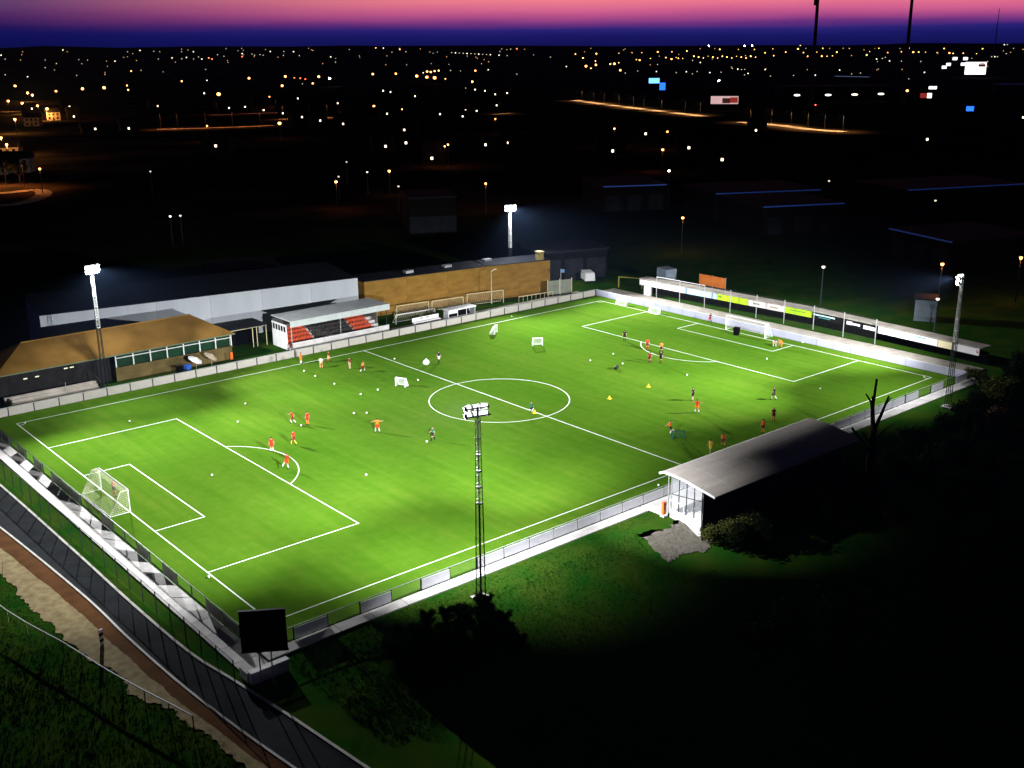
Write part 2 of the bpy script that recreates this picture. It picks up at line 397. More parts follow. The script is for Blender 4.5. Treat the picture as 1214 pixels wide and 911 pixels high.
fence('perimeter_fence', 'lavender grey board fence behind the goal under the hoardings', (FX1, FY0+.15), (FX1, FY1-.1),
      lambda i, n: True, mat('lavender_board', (.40, .40, .52), .5, .1, .5), inside=1, step=3.0, board_z=(.03, 1.06), h=1.06, post_m=STEEL, cap=True)

# ------------------------------------------------------------------ road on the camera's left
def strip(name, left, right, z, m, th=.04):
    mb = MB(); n = len(left)
    for (a, b) in zip(left, right):
        for q in (a, b): mb.v.append(Vector((q[0], q[1], z)))
    for i in range(n-1): mb.f.append([2*i, 2*i+1, 2*i+3, 2*i+2]); mb.m.append(0)
    o = mb.build(name, m); return o
def smooth_pts(pts, n=10):
    out = []; P = [pts[0]]+list(pts)+[pts[-1]]
    for i in range(1, len(P)-2):
        for k in range(n):
            t = k/n; a, b, c, d = P[i-1], P[i], P[i+1], P[i+2]
            out.append(tuple(.5*((2*b[j])+(-a[j]+c[j])*t+(2*a[j]-5*b[j]+4*c[j]-d[j])*t*t+(-a[j]+3*b[j]-3*c[j]+d[j])*t**3) for j in (0, 1)))
    out.append(tuple(P[-2])); return out
kr = smooth_pts([(-9.6, 80), (-8.3, 62), (-7.6, 45), (-7.3, 24), (-7.2, 10), (-6.9, 0), (-6.1, -6), (-5.2, -13), (-4.2, -22), (-2, -40)])
kl = smooth_pts([(-15.2, 78), (-12.8, 55), (-10.9, 34), (-9.75, 15), (-9.6, 5.5), (-9.35, -2), (-8.9, -8.3), (-8.2, -15), (-7, -24), (-4.6, -41)])
bl = smooth_pts([(-17.5, 77), (-14.6, 52), (-12.2, 29), (-11.1, 14), (-10.8, 6), (-10.5, -1), (-10.2, -6), (-9.3, -15), (-8, -25), (-5.6, -42)])
dl = smooth_pts([(-20, 76), (-17, 48), (-14.0, 23.4), (-13.7, 13), (-13.3, 4.5), (-12.3, -1), (-11.3, -6), (-10.2, -15), (-8.8, -26), (-6.4, -43)])
def dense(pts, n=9):
    return [(a[0]+(b[0]-a[0])*k/n, a[1]+(b[1]-a[1])*k/n) for a, b in zip(pts[:-1], pts[1:]) for k in range(n)]+[pts[-1]]
_rw = random.Random(5); _ph = 0.0
def ragged(pts, amp):
    out = []; w = 0.0
    for i, (x, y) in enumerate(pts):
        w = w*.9+_rw.uniform(-1, 1)*amp*.45; out.append((x+w, y))
    return out
dl = ragged(dense(dl, 4), .40); kl_d = dense(kl, 4); bl_d = ragged(dense(bl, 4), .08)
struct(strip('road', kl, kr, -.030, ASPH)); struct(strip('track', bl_d, kl_d, -.034, TRACK)); struct(strip('dirt_verge', dl, bl_d, -.038, DIRT))
KERBM = mat('kerb_white', (.62, .60, .55), .8, .15, 1)
def kerb(pts, w, h, name):
    mb = MB(); P = [Vector((x, y, -.03)) for x, y in pts]
    for a, b in zip(P[:-1], P[1:]): mb.bar(a+Vector((0, 0, h/2)), b+Vector((0, 0, h/2)), w, h)
    return struct(mb.build(name, KERBM))
kerb(kr, .22, .06, 'kerb'); kerb(kl, .18, .05, 'kerb')
# grassy verge strip between road and walkway carries a tall mesh fence
vf = thing('mesh_fence', 'tall see-through mesh fence with dark posts between road and walkway', 'fence', (-5.55, 0, 0))
pm = MB().box((0, 0, .95), (.07, .07, 2.06)).mesh('post', DARKSTEEL)
vx = lambda y: -.75-.55*sstep(5, 60, y)
ys = [-6.3+2.75*i for i in range(27)]
for i, y in enumerate(ys):
    place('post', pm, vf, (vx(y), y, 0))
    if i < len(ys)-1:
        y2 = ys[i+1]
        MB().poly([(vx(y), y+.05, .02), (vx(y2), y2-.05, .02), (vx(y2), y2-.05, 1.9), (vx(y), y+.05, 1.9)]).build('mesh_panel', see_through('green_mesh', (.10, .14, .10), .26), vf)
mb = MB()
for a, b in zip(ys[:-1], ys[1:]): mb.bar((vx(a), a, 1.95), (vx(b), b, 1.95), .04)
mb.build('top_wire', DARKSTEEL, vf)
# railing
rl = [(-16.9, 22), (-15.9, 14), (-15.35, 11), (-14.75, 8.4), (-14.2, 6.1), (-13.75, 3.6), (-13.3, 1.0), (-12.75, -1.7), (-12.15, -4.3), (-11.5, -6.9), (-10.9, -9.4)]
rt = thing('roadside_railing', 'thin pale railing on green posts beside the dirt verge', 'railing', (rl[0][0], rl[0][1], 0))
o0 = Vector((rl[0][0], rl[0][1], 0)); mb = MB()
pm = MB().tube([(0, 0, -.15), (0, 0, 1.0)], .045).mesh('post', mat('green_post', (.16, .22, .08), .6, .2, 3))
for i, (x, y) in enumerate(rl):
    place('post', pm, rt, (x-o0.x, y-o0.y, 0))
mb.tube([Vector((x, y, 1.0))-o0 for x, y in rl], .055); mb.build('rail', WHITE, rt)
# striped marker post
mk = thing('marker_post', 'black and white striped marker post on the dirt beside the road', 'post', (-11.5, 5.55, -.04), .5)
for k in range(5): MB().box((0, 0, .14+.26*k), (.34, .10, .26)).build('band', WHITE if k % 2 == 0 else BLACKBOARD, mk)
MB().tube([(0, 0, -.1), (0, 0, .1)], .05).build('stake', DARKSTEEL, mk)

# ------------------------------------------------------------------ floodlight masts
def spot(parent, loc, target, watts, size=76, blend=1.0, col=(.97, .985, 1.0), rad=.16):
    ld = bpy.data.lights.new('floodlight', 'SPOT'); ld.energy = watts; ld.spot_size = R(size); ld.spot_blend = blend; ld.color = col; ld.shadow_soft_size = rad
    o = bpy.data.objects.new('floodlight_beam', ld); COL.objects.link(o); o.parent = parent; o.location = loc
    d = Vector(target)-(Vector(parent.location)+Vector(loc)); o.rotation_euler = d.to_track_quat('-Z', 'Y').to_euler(); return o
def mast(label, x, y, H, aims, beams, base=0.0, watts=FLOOD_W, white_from=.52):
    t = thing('floodlight_mast', label, 'floodlight', (x, y, base), 0, 'floodlight masts round the pitch')
    w = lambda z: .28-.15*z/H
    zb = H*white_from
    lowm = MB(); top_ = MB()
    for sx, sy in ((1, 1), (1, -1), (-1, -1), (-1, 1)):
        P = lambda z: Vector((sx*w(z), sy*w(z), z))
        MB().tube([P(-.1), P(zb)], .05, 5).build('leg', DARKSTEEL, t)
        MB().tube([P(zb+.01), P(H-.3)], .036, 5).build('upper_leg', WHITE, t)
    n = 22; c4 = ((1, 1), (1, -1), (-1, -1), (-1, 1))
    for i in range(n):
        z0 = .6+(H-1.2)*i/n; z1 = .6+(H-1.2)*(i+1)/n; tgt = lowm if z0 < zb else top_; r = .014 if z0 < zb else .018
        for k in range(4):
            a, b = c4[k], c4[(k+1) % 4]
            tgt.tube([(a[0]*w(z0), a[1]*w(z0), z0), (b[0]*w(z0), b[1]*w(z0), z0)], r, 4)
            A, B = (a, b) if i % 2 else (b, a)
            tgt.tube([(A[0]*w(z0), A[1]*w(z0), z0), (B[0]*w(z1), B[1]*w(z1), z1)], r*.8, 4)
    for z in [zb+(H-.8-zb)*k/5 for k in range(6)]: top_.box((0, 0, z), (w(z)*2.3, w(z)*2.3, .09))
    lowm.build('lattice', DARKSTEEL, t); top_.build('upper_lattice', WHITE, t)
    MB().box((0, 0, -.1), (1.3, 1.3, .3)).build('footing', CONC, t)
    # head: crossbars with floodlights turned to their aims
    d0 = Vector((sum(a[0] for a in aims)/len(aims)-x, sum(a[1] for a in aims)/len(aims)-y, 0)).normalized(); side = Vector((-d0.y, d0.x, 0))
    MB().bar(side*-1.15+Vector((0, 0, H-.35)), side*1.15+Vector((0, 0, H-.35)), .09).bar(side*-1.0+Vector((0, 0, H+.31)), side*1.0+Vector((0, 0, H+.31)), .09).bar((0, 0, H-.5), (0, 0, H+.4), .13).build('crossbar', DARKSTEEL, t)
    k = len(aims)
    for row in range(2):
        for i, a in enumerate(aims):
            off = side*((i-(k-1)/2)*.72*(-1 if (Vector((aims[0][0]-x, aims[0][1]-y, 0)).dot(side) > 0) else 1)) + d0*.30 + Vector((0, 0, H-.30+row*.58))
            dirv = (Vector((a[0]-x, a[1]-y, -H))).normalized()
            q = dirv.to_track_quat('X', 'Z').to_matrix()
            hs = MB().box((0, 0, 0), (.26, .64, .46)).build('housing', mat('lamp_housing', (.20, .20, .21), .5, .1, 3), t); hs.matrix_local = Matrix.Translation(off) @ q.to_4x4()
            gl = MB().box((.155, 0, 0), (.05, .58, .40)).build('lamp_glass', FLOODL, hs)
            MB().box((-.145, 0, 0), (.03, .54, .37)).build('rear_glow', BACKGLOW, hs); MB().box((-.01, 0, .245), (.20, .57, .03)).build('top_glow', BACKGLOW, hs)  # glowing plates added so the housings look white from behind and above
    for i, a in enumerate(beams):
        spot(t, (d0*1.0+Vector((0, 0, H+.2)))[:], (a[0], a[1], 0), watts*a[2], a[3], 1.0)
    return t
# beams: ground point, weight, cone angle; the last is the wide downlight that also spills behind the mast
mast('floodlight mast rising from the scrub by the near fence, dark legs and white lattice top', 15.2, -7.9, 16.3, [(0, 30), (25, 42), (52, 24)],
     [(2, 36, .8, 60), (17, 44, 1.45, 58), (38, 42, 1.6, 56), (48, 20, 1.6, 56), (-12, 26, 1.1, 50), (40, -8, 1.0, 31), (10, 13, .22, 64), (22, 3, .52, 110)])
mast('floodlight mast beside the bushes at the hoarding corner', 91.0, -7.9, 16.3, [(52, 26), (78, 42), (103, 32)],
     [(62, 24, 1.8, 48), (70, 42, 1.7, 54), (86, 42, 1.3, 58), (108, 30, 1.2, 62), (111, 18, .7, 48), (88, 9, .26, 116)])
mast('floodlight mast standing in front of the ochre clubhouse roof', 13.7, 71.3, 16.5, [(0, 32), (25, 22), (52, 40)],
     [(0, 32, .95, 62), (17, 24, 1.45, 60), (38, 26, 1.6, 58), (48, 48, 1.5, 58), (-13, 30, 1.3, 56), (46, 71, .5, 36), (12, 54, .24, 64), (15, 67, .10, 165)])
mast('floodlight mast rising behind the long ochre wall', 95.7, 83.0, 15.4, [(55, 42), (80, 26), (104, 30)],
     [(62, 44, 2.4, 46), (68, 28, 2.2, 52), (86, 26, 1.8, 58), (106, 34, 1.7, 60), (111, 40, 1.1, 46), (94, 77, .14, 165)])

# ------------------------------------------------------------------ scoreboard seen from behind
sb = thing('scoreboard', 'black scoreboard seen from behind on pale posts at the pitch corner', 'scoreboard', (-4.55, -7.9, -.08), R(-33))
for x in (-.42, .42): 
    MB().tube([(x, 0, -.2), (x, 0, 2.8)], .055).build('post', STEEL, sb)
    MB().bar((x, -.06, 2.7), (x, -.06, 6.0), .09, .06).build('rear_stiffener', DARKSTEEL, sb)
MB().box((0, .1, 4.4), (3.25, .16, 3.2)).build('panel', BLACKBOARD, sb)
MB().box((0, .1, 6.03), (3.35, .24, .06)).build('frame', DARKSTEEL, sb); MB().box((0, .1, 2.77), (3.35, .24, .06)).build('frame', DARKSTEEL, sb)
MB().bar((.42, 0, .6), (.75, -.6, -.1), .05).build('strut', STEEL, sb)

# ------------------------------------------------------------------ goals
def net_mb(frames, nu, nv, rad=.011):
    """frames: list of quads (4 corners); draws a cord grid on each"""
    mb = MB()
    for (a, b, c, d), (ku, kv) in zip(frames, zip(nu, nv)):
        a, b, c, d = map(Vector, (a, b, c, d))
        for i in range(ku+1):
            t = i/ku; mb.bar(a.lerp(b, t), d.lerp(c, t), rad*2)
        for j in range(kv+1):
            t = j/kv; mb.bar(a.lerp(d, t), b.lerp(c, t), rad*2)
    return mb
def goal(label, x, y, sg, wid=7.7, h=2.44, depth=2.0, cord=NETW, r=.065, name='football_goal', base_bar=True):
    t = thing(name, label, 'goal', (x, y, 0)); s = -sg; hw = wid/2
    for yy in (-hw, hw):
        MB().tube([(0, yy, 0), (0, yy, h)], r, 8).build('post', WHITE, t)
        MB().tube([(0, yy, h-.03), (s*.75, yy, h-.06), (s*depth, yy, .06), (s*.05, yy, .06)], r*.55, 6).build('side_frame', WHITE, t)
    MB().tube([(0, -hw-.02, h), (0, hw+.02, h)], r, 8).build('crossbar', WHITE, t)
    MB().tube([(s*depth, -hw, .06), (s*depth, hw, .06)], r*.7, 6).build('ground_bar', WHITE, t)
    tp = .75
    fr = [((0, -hw, h), (0, hw, h), (s*tp, hw, h-.06), (s*tp, -hw, h-.06)), ((s*tp, -hw, h-.06), (s*tp, hw, h-.06), (s*depth, hw, .06), (s*depth, -hw, .06)),
          ((0, -hw, h), (s*tp, -hw, h-.06), (s*depth, -hw, .06), (0, -hw, .06)), ((0, hw, h), (s*tp, hw, h-.06), (s*depth, hw, .06), (0, hw, .06))]
    net_mb(fr, (34, 34, 10, 10), (5, 12, 12, 12),   .0075 if cord is NETW else .006).build('net', cord, t)
    return t
goal('full-size goal with yellowish net at the road-side goal line', 0, 32.55, 1)
goal('full-size white goal in front of the lavender boards', PL, 31.9, -1, cord=NETWHITE)
def mini_goal(x, y, rz, label, w=1.8, h=1.15, d=.9, cat='goal'):
    t = thing('training_goal', label, cat, (x, y, 0), rz)
    for s in (-1, 1):
        MB().tube([(0, s*w/2, .04), (0, s*w/2, h), (d*.35, s*w/2, h), (d, s*w/2, .04), (0, s*w/2, .04)], .05, 6).build('side_frame', WHITE, t)
    MB().tube([(0, -w/2, h), (0, w/2, h)], .05, 6).build('crossbar', WHITE, t); MB().tube([(d, -w/2, .04), (d, w/2, .04)], .05, 6).build('ground_bar', WHITE, t)
    a = w/2
    net_mb([((d*.35, -a, h), (d*.35, a, h), (d, a, .05), (d, -a, .05)), ((0, -a, h), (d*.35, -a, h), (d, -a, .05), (0, -a, .05)), ((0, a, h), (d*.35, a, h), (d, a, .05), (0, a, .05)), ((0, -a, h), (0, a, h), (d*.35, a, h), (d*.35, -a, h))], (9, 4, 4, 9), (6, 6, 6, 3), .011).build('net', NETWHITE, t)
    return t
for (px, py, rz, lb) in ((474.5, 459, .4, 'small white training goal between touchline and centre circle'), (588, 395.5, 2.2, 'small white training goal in front of the dugout'),
                         (637.5, 410.5, 1.0, 'small white training goal between dugout and far penalty area')):
    p = G(px, py); mini_goal(p.x, p.y, rz, lb, 1.5, 1.25, .9)
for (px, py, lb) in ((738, 361.5, 'small white goal by the boards nearest the far corner'), (777, 371.5, 'small white goal by the boards beside the penalty area line')):
    p = G(px, py); mini_goal(p.x, p.y, math.pi, lb, 2.2, 1.0, .7)
def frame_goal(a, b, h, label, m=WHITE, depth=1.2):
    a = Vector((*a, 0)); b = Vector((*b, 0)); d = (b-a); L = d.length; t = thing('spare_goal', label, 'goal', a, math.atan2(d.y, d.x))
    for x in (0, L): 
        MB().tube([(x, 0, .02), (x, 0, h)], .075, 6).build('post', m, t); MB().tube([(x, 0, h-.1), (x, depth, .08)], .04, 5).build('stay', m, t)
    MB().tube([(0, 0, h), (L, 0, h)], .075, 6).build('crossbar', m, t); MB().tube([(0, depth, .08), (L, depth, .08)], .045, 5).build('ground_bar', m, t)
    net_mb([((0, 0, h), (L, 0, h), (L, depth, .08), (0, depth, .08))], (18,), (7,), .008).build('net', NETW, t)
    return t
CREAM = mat('cream_paint', (.62, .54, .32), .6, .1, 2)
frame_goal((80.2, 76.6), (87.2, 75.0), 2.3, 'spare full-size goal parked against the ochre wall right of the dugout', CREAM)
frame_goal((66.4, 78.4), (72.6, 77.7), 2.0, 'spare goal parked at the foot of the ochre wall beside the stand', CREAM)
frame_goal((73.1, 77.4), (79.3, 76.6), 2.0, 'spare goal parked against the ochre wall behind the dugout', CREAM)
frame_goal((63.6, 74.6), (71.2, 74.0), 1.6, 'low spare goal on the paving between stand and dugout', WHITE)

# ------------------------------------------------------------------ far stand (white, red seats)
st = thing('covered_stand', 'small white stand with red seats on the clubhouse side', 'stand', (42.2, 70.9, 0))
LX, DY, HB = 17.4, 5.9, 3.75
MB().box((-.08, DY/2+.75, 1.35), (.16, DY-1.5, 2.7)).box((-.08, DY/2+.75, 3.72), (.16, DY-1.5, .30)).build('end_wall', WHITE, st)
for k in range(6): MB().box((-.08, 1.65+k*.82, 3.12), (.15, .16, .86)).build('window_mullion', WHITE, st)
MB().box((-.10, 3.7, 3.13), (.03, 4.0, .82)).build('window_glass', BLACKBOARD, st)
MB().box((LX/2, DY+.05, 2.1), (LX, .16, 4.2)).build('back_wall', mat('stand_back', (.10, .095, .09), .8, .2, 1), st)
MB().box((LX+.02, DY/2+1.6, 1.6), (.12, DY-3.4, 3.2)).build('end_wall', mat('stand_end', (.20, .19, .18), .8, .2, 1), st)
MB().box((LX/2, 0, .6), (LX+.1, .22, 1.35)).build('front_wall', CONC, st)
MB().box((LX/2, 0, 1.31), (LX+.16, .30, .06)).build('coping', WHITE, st)
MB().box((LX/2, -.12, 4.32), (LX+.5, .14, .95)).build('fascia', mat('pale_fascia', (.50, .54, .54), .5, .08, 1), st)
for k in range(6):
    w_ = (LX+.5)/6; MB().box((-.25+w_*(k+.5), DY/2-.02, 4.72), (w_-.03, DY+.05, .10)).build('roof_sheet', mat('pale_roof', (.56, .59, .60), .45, .12, .6), st)
for x in (.1, LX*.5, LX-.1): MB().tube([(x, .35, .0), (x, .35, 4.1)], .07, 6).build('post', STEEL if x < 15 else DARKSTEEL, st)
tier = []
for k in range(5):
    y0 = 1.0+k*.9; z = .25+.42*k
    MB().box((LX/2, y0+.45, z/2), (LX-.3, .89, z)).build('step', CONC, st)
    for (xa, xb, m_) in ((.3, 4.9, SEATRED), (5.1, 12.1, SEATDARK), (12.3, LX-1.2, SEATRED)):
        n = int((xb-xa)/.5)
        sm = MB()
        for q in range(n):
            xx = xa+.5*q+.25; sm.box((xx, y0+.35, z+.28), (.42, .38, .05)); sm.box((xx, y0+.56, z+.50), (.42, .05, .40)); sm.box((xx, y0+.45, z+.13), (.06, .2, .26))
        sm.build('seat_row', m_, st)['kind'] = 'stuff'
MB().bar((-.6, -1.0, .05), (.1, .2, 1.5), .07).build('stair_rail', DARKSTEEL, st)

# ------------------------------------------------------------------ clubhouse
ch = thing('clubhouse', 'low clubhouse with hipped ochre roof and green window band', 'building', (1.0, 73.2, 0))
CL = 32.6
MB().box((CL/2+7.5, 4.0, 1.0), (CL-15.2, 7.6, 2.0)).build('wall', mat('olive_brown_wall', (.115, .085, .03), .9, .2, .6), ch)
MB().box((CL/2+7.5, 4.2, 2.92), (CL-15.4, 7.2, 1.82)).build('glazing', GREENGLASS, ch)
MB().box((7.4, 4.6, 1.92), (14.8, 6.6, 3.84)).build('wall', mat('black_front', (.016, .015, .015), .8, .3, 1), ch)
for k in range(8):
    x = 15.25+k*2.46; MB().box((x, .28, 2.85), (.16, .14, 1.95)).build('mullion', WHITE, ch)
MB().bar((15.2, .20, 3.35), (CL-.1, .20, 3.35), .08, .10).build('transom', WHITE, ch)
MB().bar((15.2, .1, 2.02), (CL, .1, 2.02), .25, .08).build('sill', mat('olive_brown_wall', (.1, .1, .1)), ch)
e0, e1 = -.6, CL+.35; zr, ze = 6.7, 3.95
Y0, Y1 = -.25, 9.0; ry = (Y0+Y1)/2
rb = MB(); A = [(e0, Y0, ze), (e1, Y0, ze), (e1, Y1, ze), (e0, Y1, ze)]; R0 = (e0+5, ry, zr); R1 = (e1-4.6, ry, zr)
rb.poly([A[0], A[1], R1, R0]).poly([A[1], A[2], R1]).poly([A[2], A[3], R0, R1]).poly([A[3], A[0], R0]).poly([A[3], A[2], A[1], A[0]])
roof = rb.build('roof', OCHROOF, ch)
MB().bar(Vector(R0)+Vector((0, 0, .04)), Vector(R1)+Vector((0, 0, .04)), .22, .12).build('ridge_cap', OCHRE, roof)
MB().bar((e0, Y0-.05, ze-.05), (e1, Y0-.05, ze-.05), .1, .16).build('gutter', mat('gutter', (.12, .14, .08), .5), roof)
for (x, c_) in ((3.5, 0), (5.0, 0), (8.8, 0), (9.6, 0)):
    MB().box((x, 1.22, 2.6+.4*(x > 8)), (.5, .08, .14)).build('wall_light', emit('dim_light', (.9, .85, .55), .5), ch)
# steps in front of the clubhouse
sp = thing('terrace_steps', 'four narrow standing steps in front of the dark clubhouse end', 'steps', (.6, 70.55, 0))
for k in range(4): MB().box((6.3, .25+.5*k, .14+.14*k), (11.8, .49, .28+.28*k)).build('step', CONC2, sp)
MB().tube([(12.3, .0, 0), (12.3, .0, 1.3), (12.0, 1.9, 2.2), (12.0, 1.9, 0)], .05).build('handrail', DARKSTEEL, sp)
MB().tube([(8.0, 1.0, .5), (8.0, 1.0, 1.9)], .05).build('handrail_post', STEEL, sp)
# parasols, bins by the clubhouse corner
def parasol(px, py, m, lean, label):
    p = G(px, py); t = thing('parasol', label, 'parasol', (p.x, p.y, .03))
    MB().tube([(0, 0, 0), (lean*.5, 0, 2.0)], .035).build('pole', STEEL, t)
    mb = MB(); n = 8; R_ = 1.1
    c = Vector((lean*.5, 0, 2.1)); ax = Vector((lean, -.35, .9)).normalized(); q = ax.to_track_quat('Z', 'X').to_matrix()
    ring = [c+q@Vector((R_*math.cos(k*math.pi/4), R_*math.sin(k*math.pi/4), -.45)) for k in range(n)]
    for k in range(n): mb.poly([c, ring[k], ring[(k+1) % n]])
    mb.build('canopy', m, t); MB().box((0, 0, .05), (.5, .5, .1)).build('base', CONC, t)
parasol(233, 441, WHITE, .35, 'white parasol tilted beside the clubhouse windows')
parasol(251, 437, mat('tan_cloth', (.45, .36, .26), .8), .5, 'tan parasol next to the white one by the clubhouse')
def wheelie(px, py, m, label, d=(.8, .8, 1.15)):
    p = G(px, py); t = thing('wheeled_bin', label, 'bin', (p.x, p.y, .03), .2)
    mb = MB(); w0, w1 = .38, 1.0
    mb.v += [Vector((sx*d[0]*k/2, sy*d[1]*k/2, z)) for z, k in ((.08, .82), (d[2], 1.0)) for sx, sy in ((-1, -1), (1, -1), (1, 1), (-1, 1))]
    for f in ((3, 2, 1, 0), (4, 5, 6, 7), (0, 1, 5, 4), (1, 2, 6, 5), (2, 3, 7, 6), (3, 0, 4, 7)): mb.f.append(list(f)); mb.m.append(0)
    mb.build('body', m, t); MB().box((0, .02, d[2]+.05), (d[0]*1.06, d[1]*1.06, .09)).build('lid', m, t)
    for s in (-1, 1): MB().tube([(s*d[0]*.42-.04, d[1]*.36, .09), (s*d[0]*.42+.04, d[1]*.36, .09)], .09, 8).build('wheel', DARKSTEEL, t)
wheelie(223, 443, mat('blue_plastic', (.03, .10, .42), .5), 'blue wheeled bin beside the tilted parasols')
wheelie(214, 445, BLACKBOARD, 'black wheeled bin next to the blue one')
p = G(275, 428); ob = thing('orange_barrier', 'narrow orange barrier post by the clubhouse corner', 'barrier', (p.x, p.y, 0))
MB().box((0, 0, .75), (.35, .18, 1.1)).build('panel', mat('orange_plastic', (.7, .14, .02), .5), ob); MB().box((0, 0, .1), (.6, .45, .2)).build('foot', DARKSTEEL, ob)
# dark shelter between clubhouse and stand
sh = thing('open_shelter', 'dark open shelter with thin yellowish posts between clubhouse and stand', 'shelter', (35.0, 77.5, 0))
MB().box((3.2, 1.2, 3.3), (6.6, 3.0, .14)).build('roof', DARKROOF, sh)
for x in (.1, 4.0, 4.7, 6.3): MB().tube([(x, -.1, 0), (x, -.1, 3.23)], .06).build('post', CREAM, sh)
MB().bar((0, -.1, 3.12), (6.4, -.1, 3.12), .08).build('beam', CREAM, sh)
MB().box((3.2, 2.6, 1.6), (6.4, .12, 3.2)).build('back_wall', BLACKBOARD, sh)

# ------------------------------------------------------------------ sheds behind
def wall_building(name, label, pts, depth, h, wall_m, roof_m, panel=6.0, roofrise=.6):
    t = thing(name, label, 'building', (pts[0][0], pts[0][1], 0)); o = Vector((pts[0][0], pts[0][1], 0))
    P = [Vector((*p, 0))-o for p in pts]
    for a, b in zip(P[:-1], P[1:]):
        d = b-a; L = d.length; d /= L; nrm = Vector((-d.y, d.x, 0)); n = max(1, round(L/panel)); s_ = L/n; rz = math.atan2(d.y, d.x)
        for i in range(n):
            c = a+d*(s_*(i+.5))+nrm*.1; MB().box((0, 0, h/2-.05), (s_-.025, .2, h+.1)).build('wall_panel', wall_m, t, c, rz)
        MB().bar(a+nrm*.1+Vector((0, 0, h+.08)), b+nrm*.1+Vector((0, 0, h+.08)), .34, .14).build('parapet', roof_m, t)
        q = [a+nrm*.25, b+nrm*.25, b+nrm*depth, a+nrm*depth]
        MB().prism(q, -.05, h-.15).build('body', wall_m, t)
        MB().poly([q[0]+Vector((0, 0, h)), q[1]+Vector((0, 0, h)), q[2]+Vector((0, 0, h+roofrise)), q[3]+Vector((0, 0, h+roofrise))]).build('roof', roof_m, t)
    return t
wall_building('storage_shed', 'long pale grey shed wall behind clubhouse and stand', [(12.0, 90.4), (61.4, 82.3)], 14, 7.0, SHEDWALL, DARKROOF, 8.3)
ow = wall_building('ochre_hall', 'long windowless ochre hall behind the dugout', [(62.6, 82.3), (86.6, 78.9), (99.2, 75.7)], 5.2, 6.1, OCHRE, DARKROOF, 7.0, .3)
MB().box((35.4, -5.0, 6.9), (1.1, 1.1, 1.5)).build('chimney', mat('yellow_brick', (.30, .23, .08), .9, .2, 2), ow)
MB().box((35.4, -5.0, 7.68), (1.3, 1.3, .12)).build('chimney_cap', CREAM, ow)
for x, y in ((10, -.6), (18, -1.2), (27, -1.6)): MB().box((x, y+1.8, 6.4), (1.6, 1.0, .5)).build('roof_vent', STEEL, ow)
# lamp column in front of ochre wall
lc = thing('lamp_column', 'unlit cream lamp column in front of the ochre wall', 'lamp post', (85.2, 75.9, 0))
MB().tube([(0, 0, 0), (0, 0, 5.9)], [.09, .06]).build('pole', CREAM, lc); MB().bar((0, 0, 5.85), (.9, .1, 6.1), .12).build('arm', CREAM, lc); MB().box((1.0, .1, 6.1), (.5, .25, .14)).build('lamp_head', CREAM, lc)
# dugout and bench shelters
dg = thing('dugout', 'white team dugout with dark glazing on the far touchline', 'dugout', (70.6, 69.6, .03))
MB().box((2.9, 1.3, .95), (5.4, .1, 1.9)).build('back_wall', WHITE, dg); 
MB().prism([(0, -.35), (5.8, -.35), (5.8, 1.5), (0, 1.5)], 1.95, 2.15).build('roof', WHITE, dg)
for x in (.1, 5.7): MB().box((x, .62, .95), (.1, 1.3, 1.9)).build('side_panel', see_through('tinted_panel', (.5, .52, .55), .6), dg)
for x in (.1, 2.0, 3.9, 5.7): MB().tube([(x, -.1, 0), (x, -.1, 1.95)], .05).build('post', WHITE, dg)
MB().box((2.9, .9, .45), (5.2, .45, .08)).build('bench', BLACKBOARD, dg); MB().box((2.9, 1.1, .8), (5.2, .08, .5)).build('bench_back', BLACKBOARD, dg)
MB().box((4.2, 1.2, 1.15), (2.4, .06, .95)).build('rear_window', BLACKBOARD, dg)
bn = thing('team_bench', 'low white covered team bench beside the dugout', 'bench', (64.2, 69.6, .03))
MB().box((2.7, .9, .85), (5.4, .5, .12)).build('seat', WHITE, bn)
mb = MB(); mb.prism([(0, .2), (5.6, .2), (5.6, 1.7), (0, 1.7)], 0, .08); mb.build('plinth', CONC, bn)
for x in (.3, 2.8, 5.3): MB().box((x, 1.0, .43), (.1, .5, .72)).build('leg', STEEL, bn)
MB().box((2.7, 1.25, 1.25), (5.4, .07, .65)).build('backrest', WHITE, bn)
for x in (1.9, 3.1): MB().box((x, 1.2, 1.35), (.5, .05, .12)).build('lettering', BLACKBOARD, bn)
# far corner clutter
fp = thing('flagpole', 'thin pole with a small blue flag by the grey fence panels', 'flagpole', (98.4, 71.9, 0))
MB().tube([(0, 0, 0), (0, 0, 5.1)], .05).build('pole', STEEL, fp)
mb = MB()
for i in range(4):
    x0, x1 = .06+.22*i, .06+.22*(i+1); mb.poly([(x0, .06*math.sin(i*1.6), 4.45-.04*i), (x1, .06*math.sin(i*1.6+1.6), 4.41-.04*i), (x1, .06*math.sin(i*1.6+1.6), 5.05-.05*i), (x0, .06*math.sin(i*1.6), 5.08-.05*i)])
mb.build('flag', mat('blue_cloth', (.12, .25, .5), .8), fp)
gp = thing('screen_fence', 'grey-green fence panels beside the ochre hall', 'fence', (97.2, 74.2, 0), R(-18))
for i in range(2): MB().box((1.2+2.5*i, 0, 1.35), (2.4, .07, 2.6)).build('panel', mat('grey_green_panel', (.20, .22, .17), .8, .15, 1), gp)
for i in range(3): MB().box((2.45*i-.02, -.08, 1.45), (.12, .09, 2.9)).build('post', CREAM, gp)
bk = thing('bike_railing', 'pale railing on short uprights in front of the ochre hall corner', 'railing', (89.4, 73.4, .03), R(-6))
MB().tube([(0, 0, .95), (7.8, 0, .95)], .06).build('rail', CREAM, bk)
for i in range(9): MB().tube([(.1+.95*i, 0, 0), (.1+.95*i, 0, .95)], .035).build('upright', CREAM, bk)
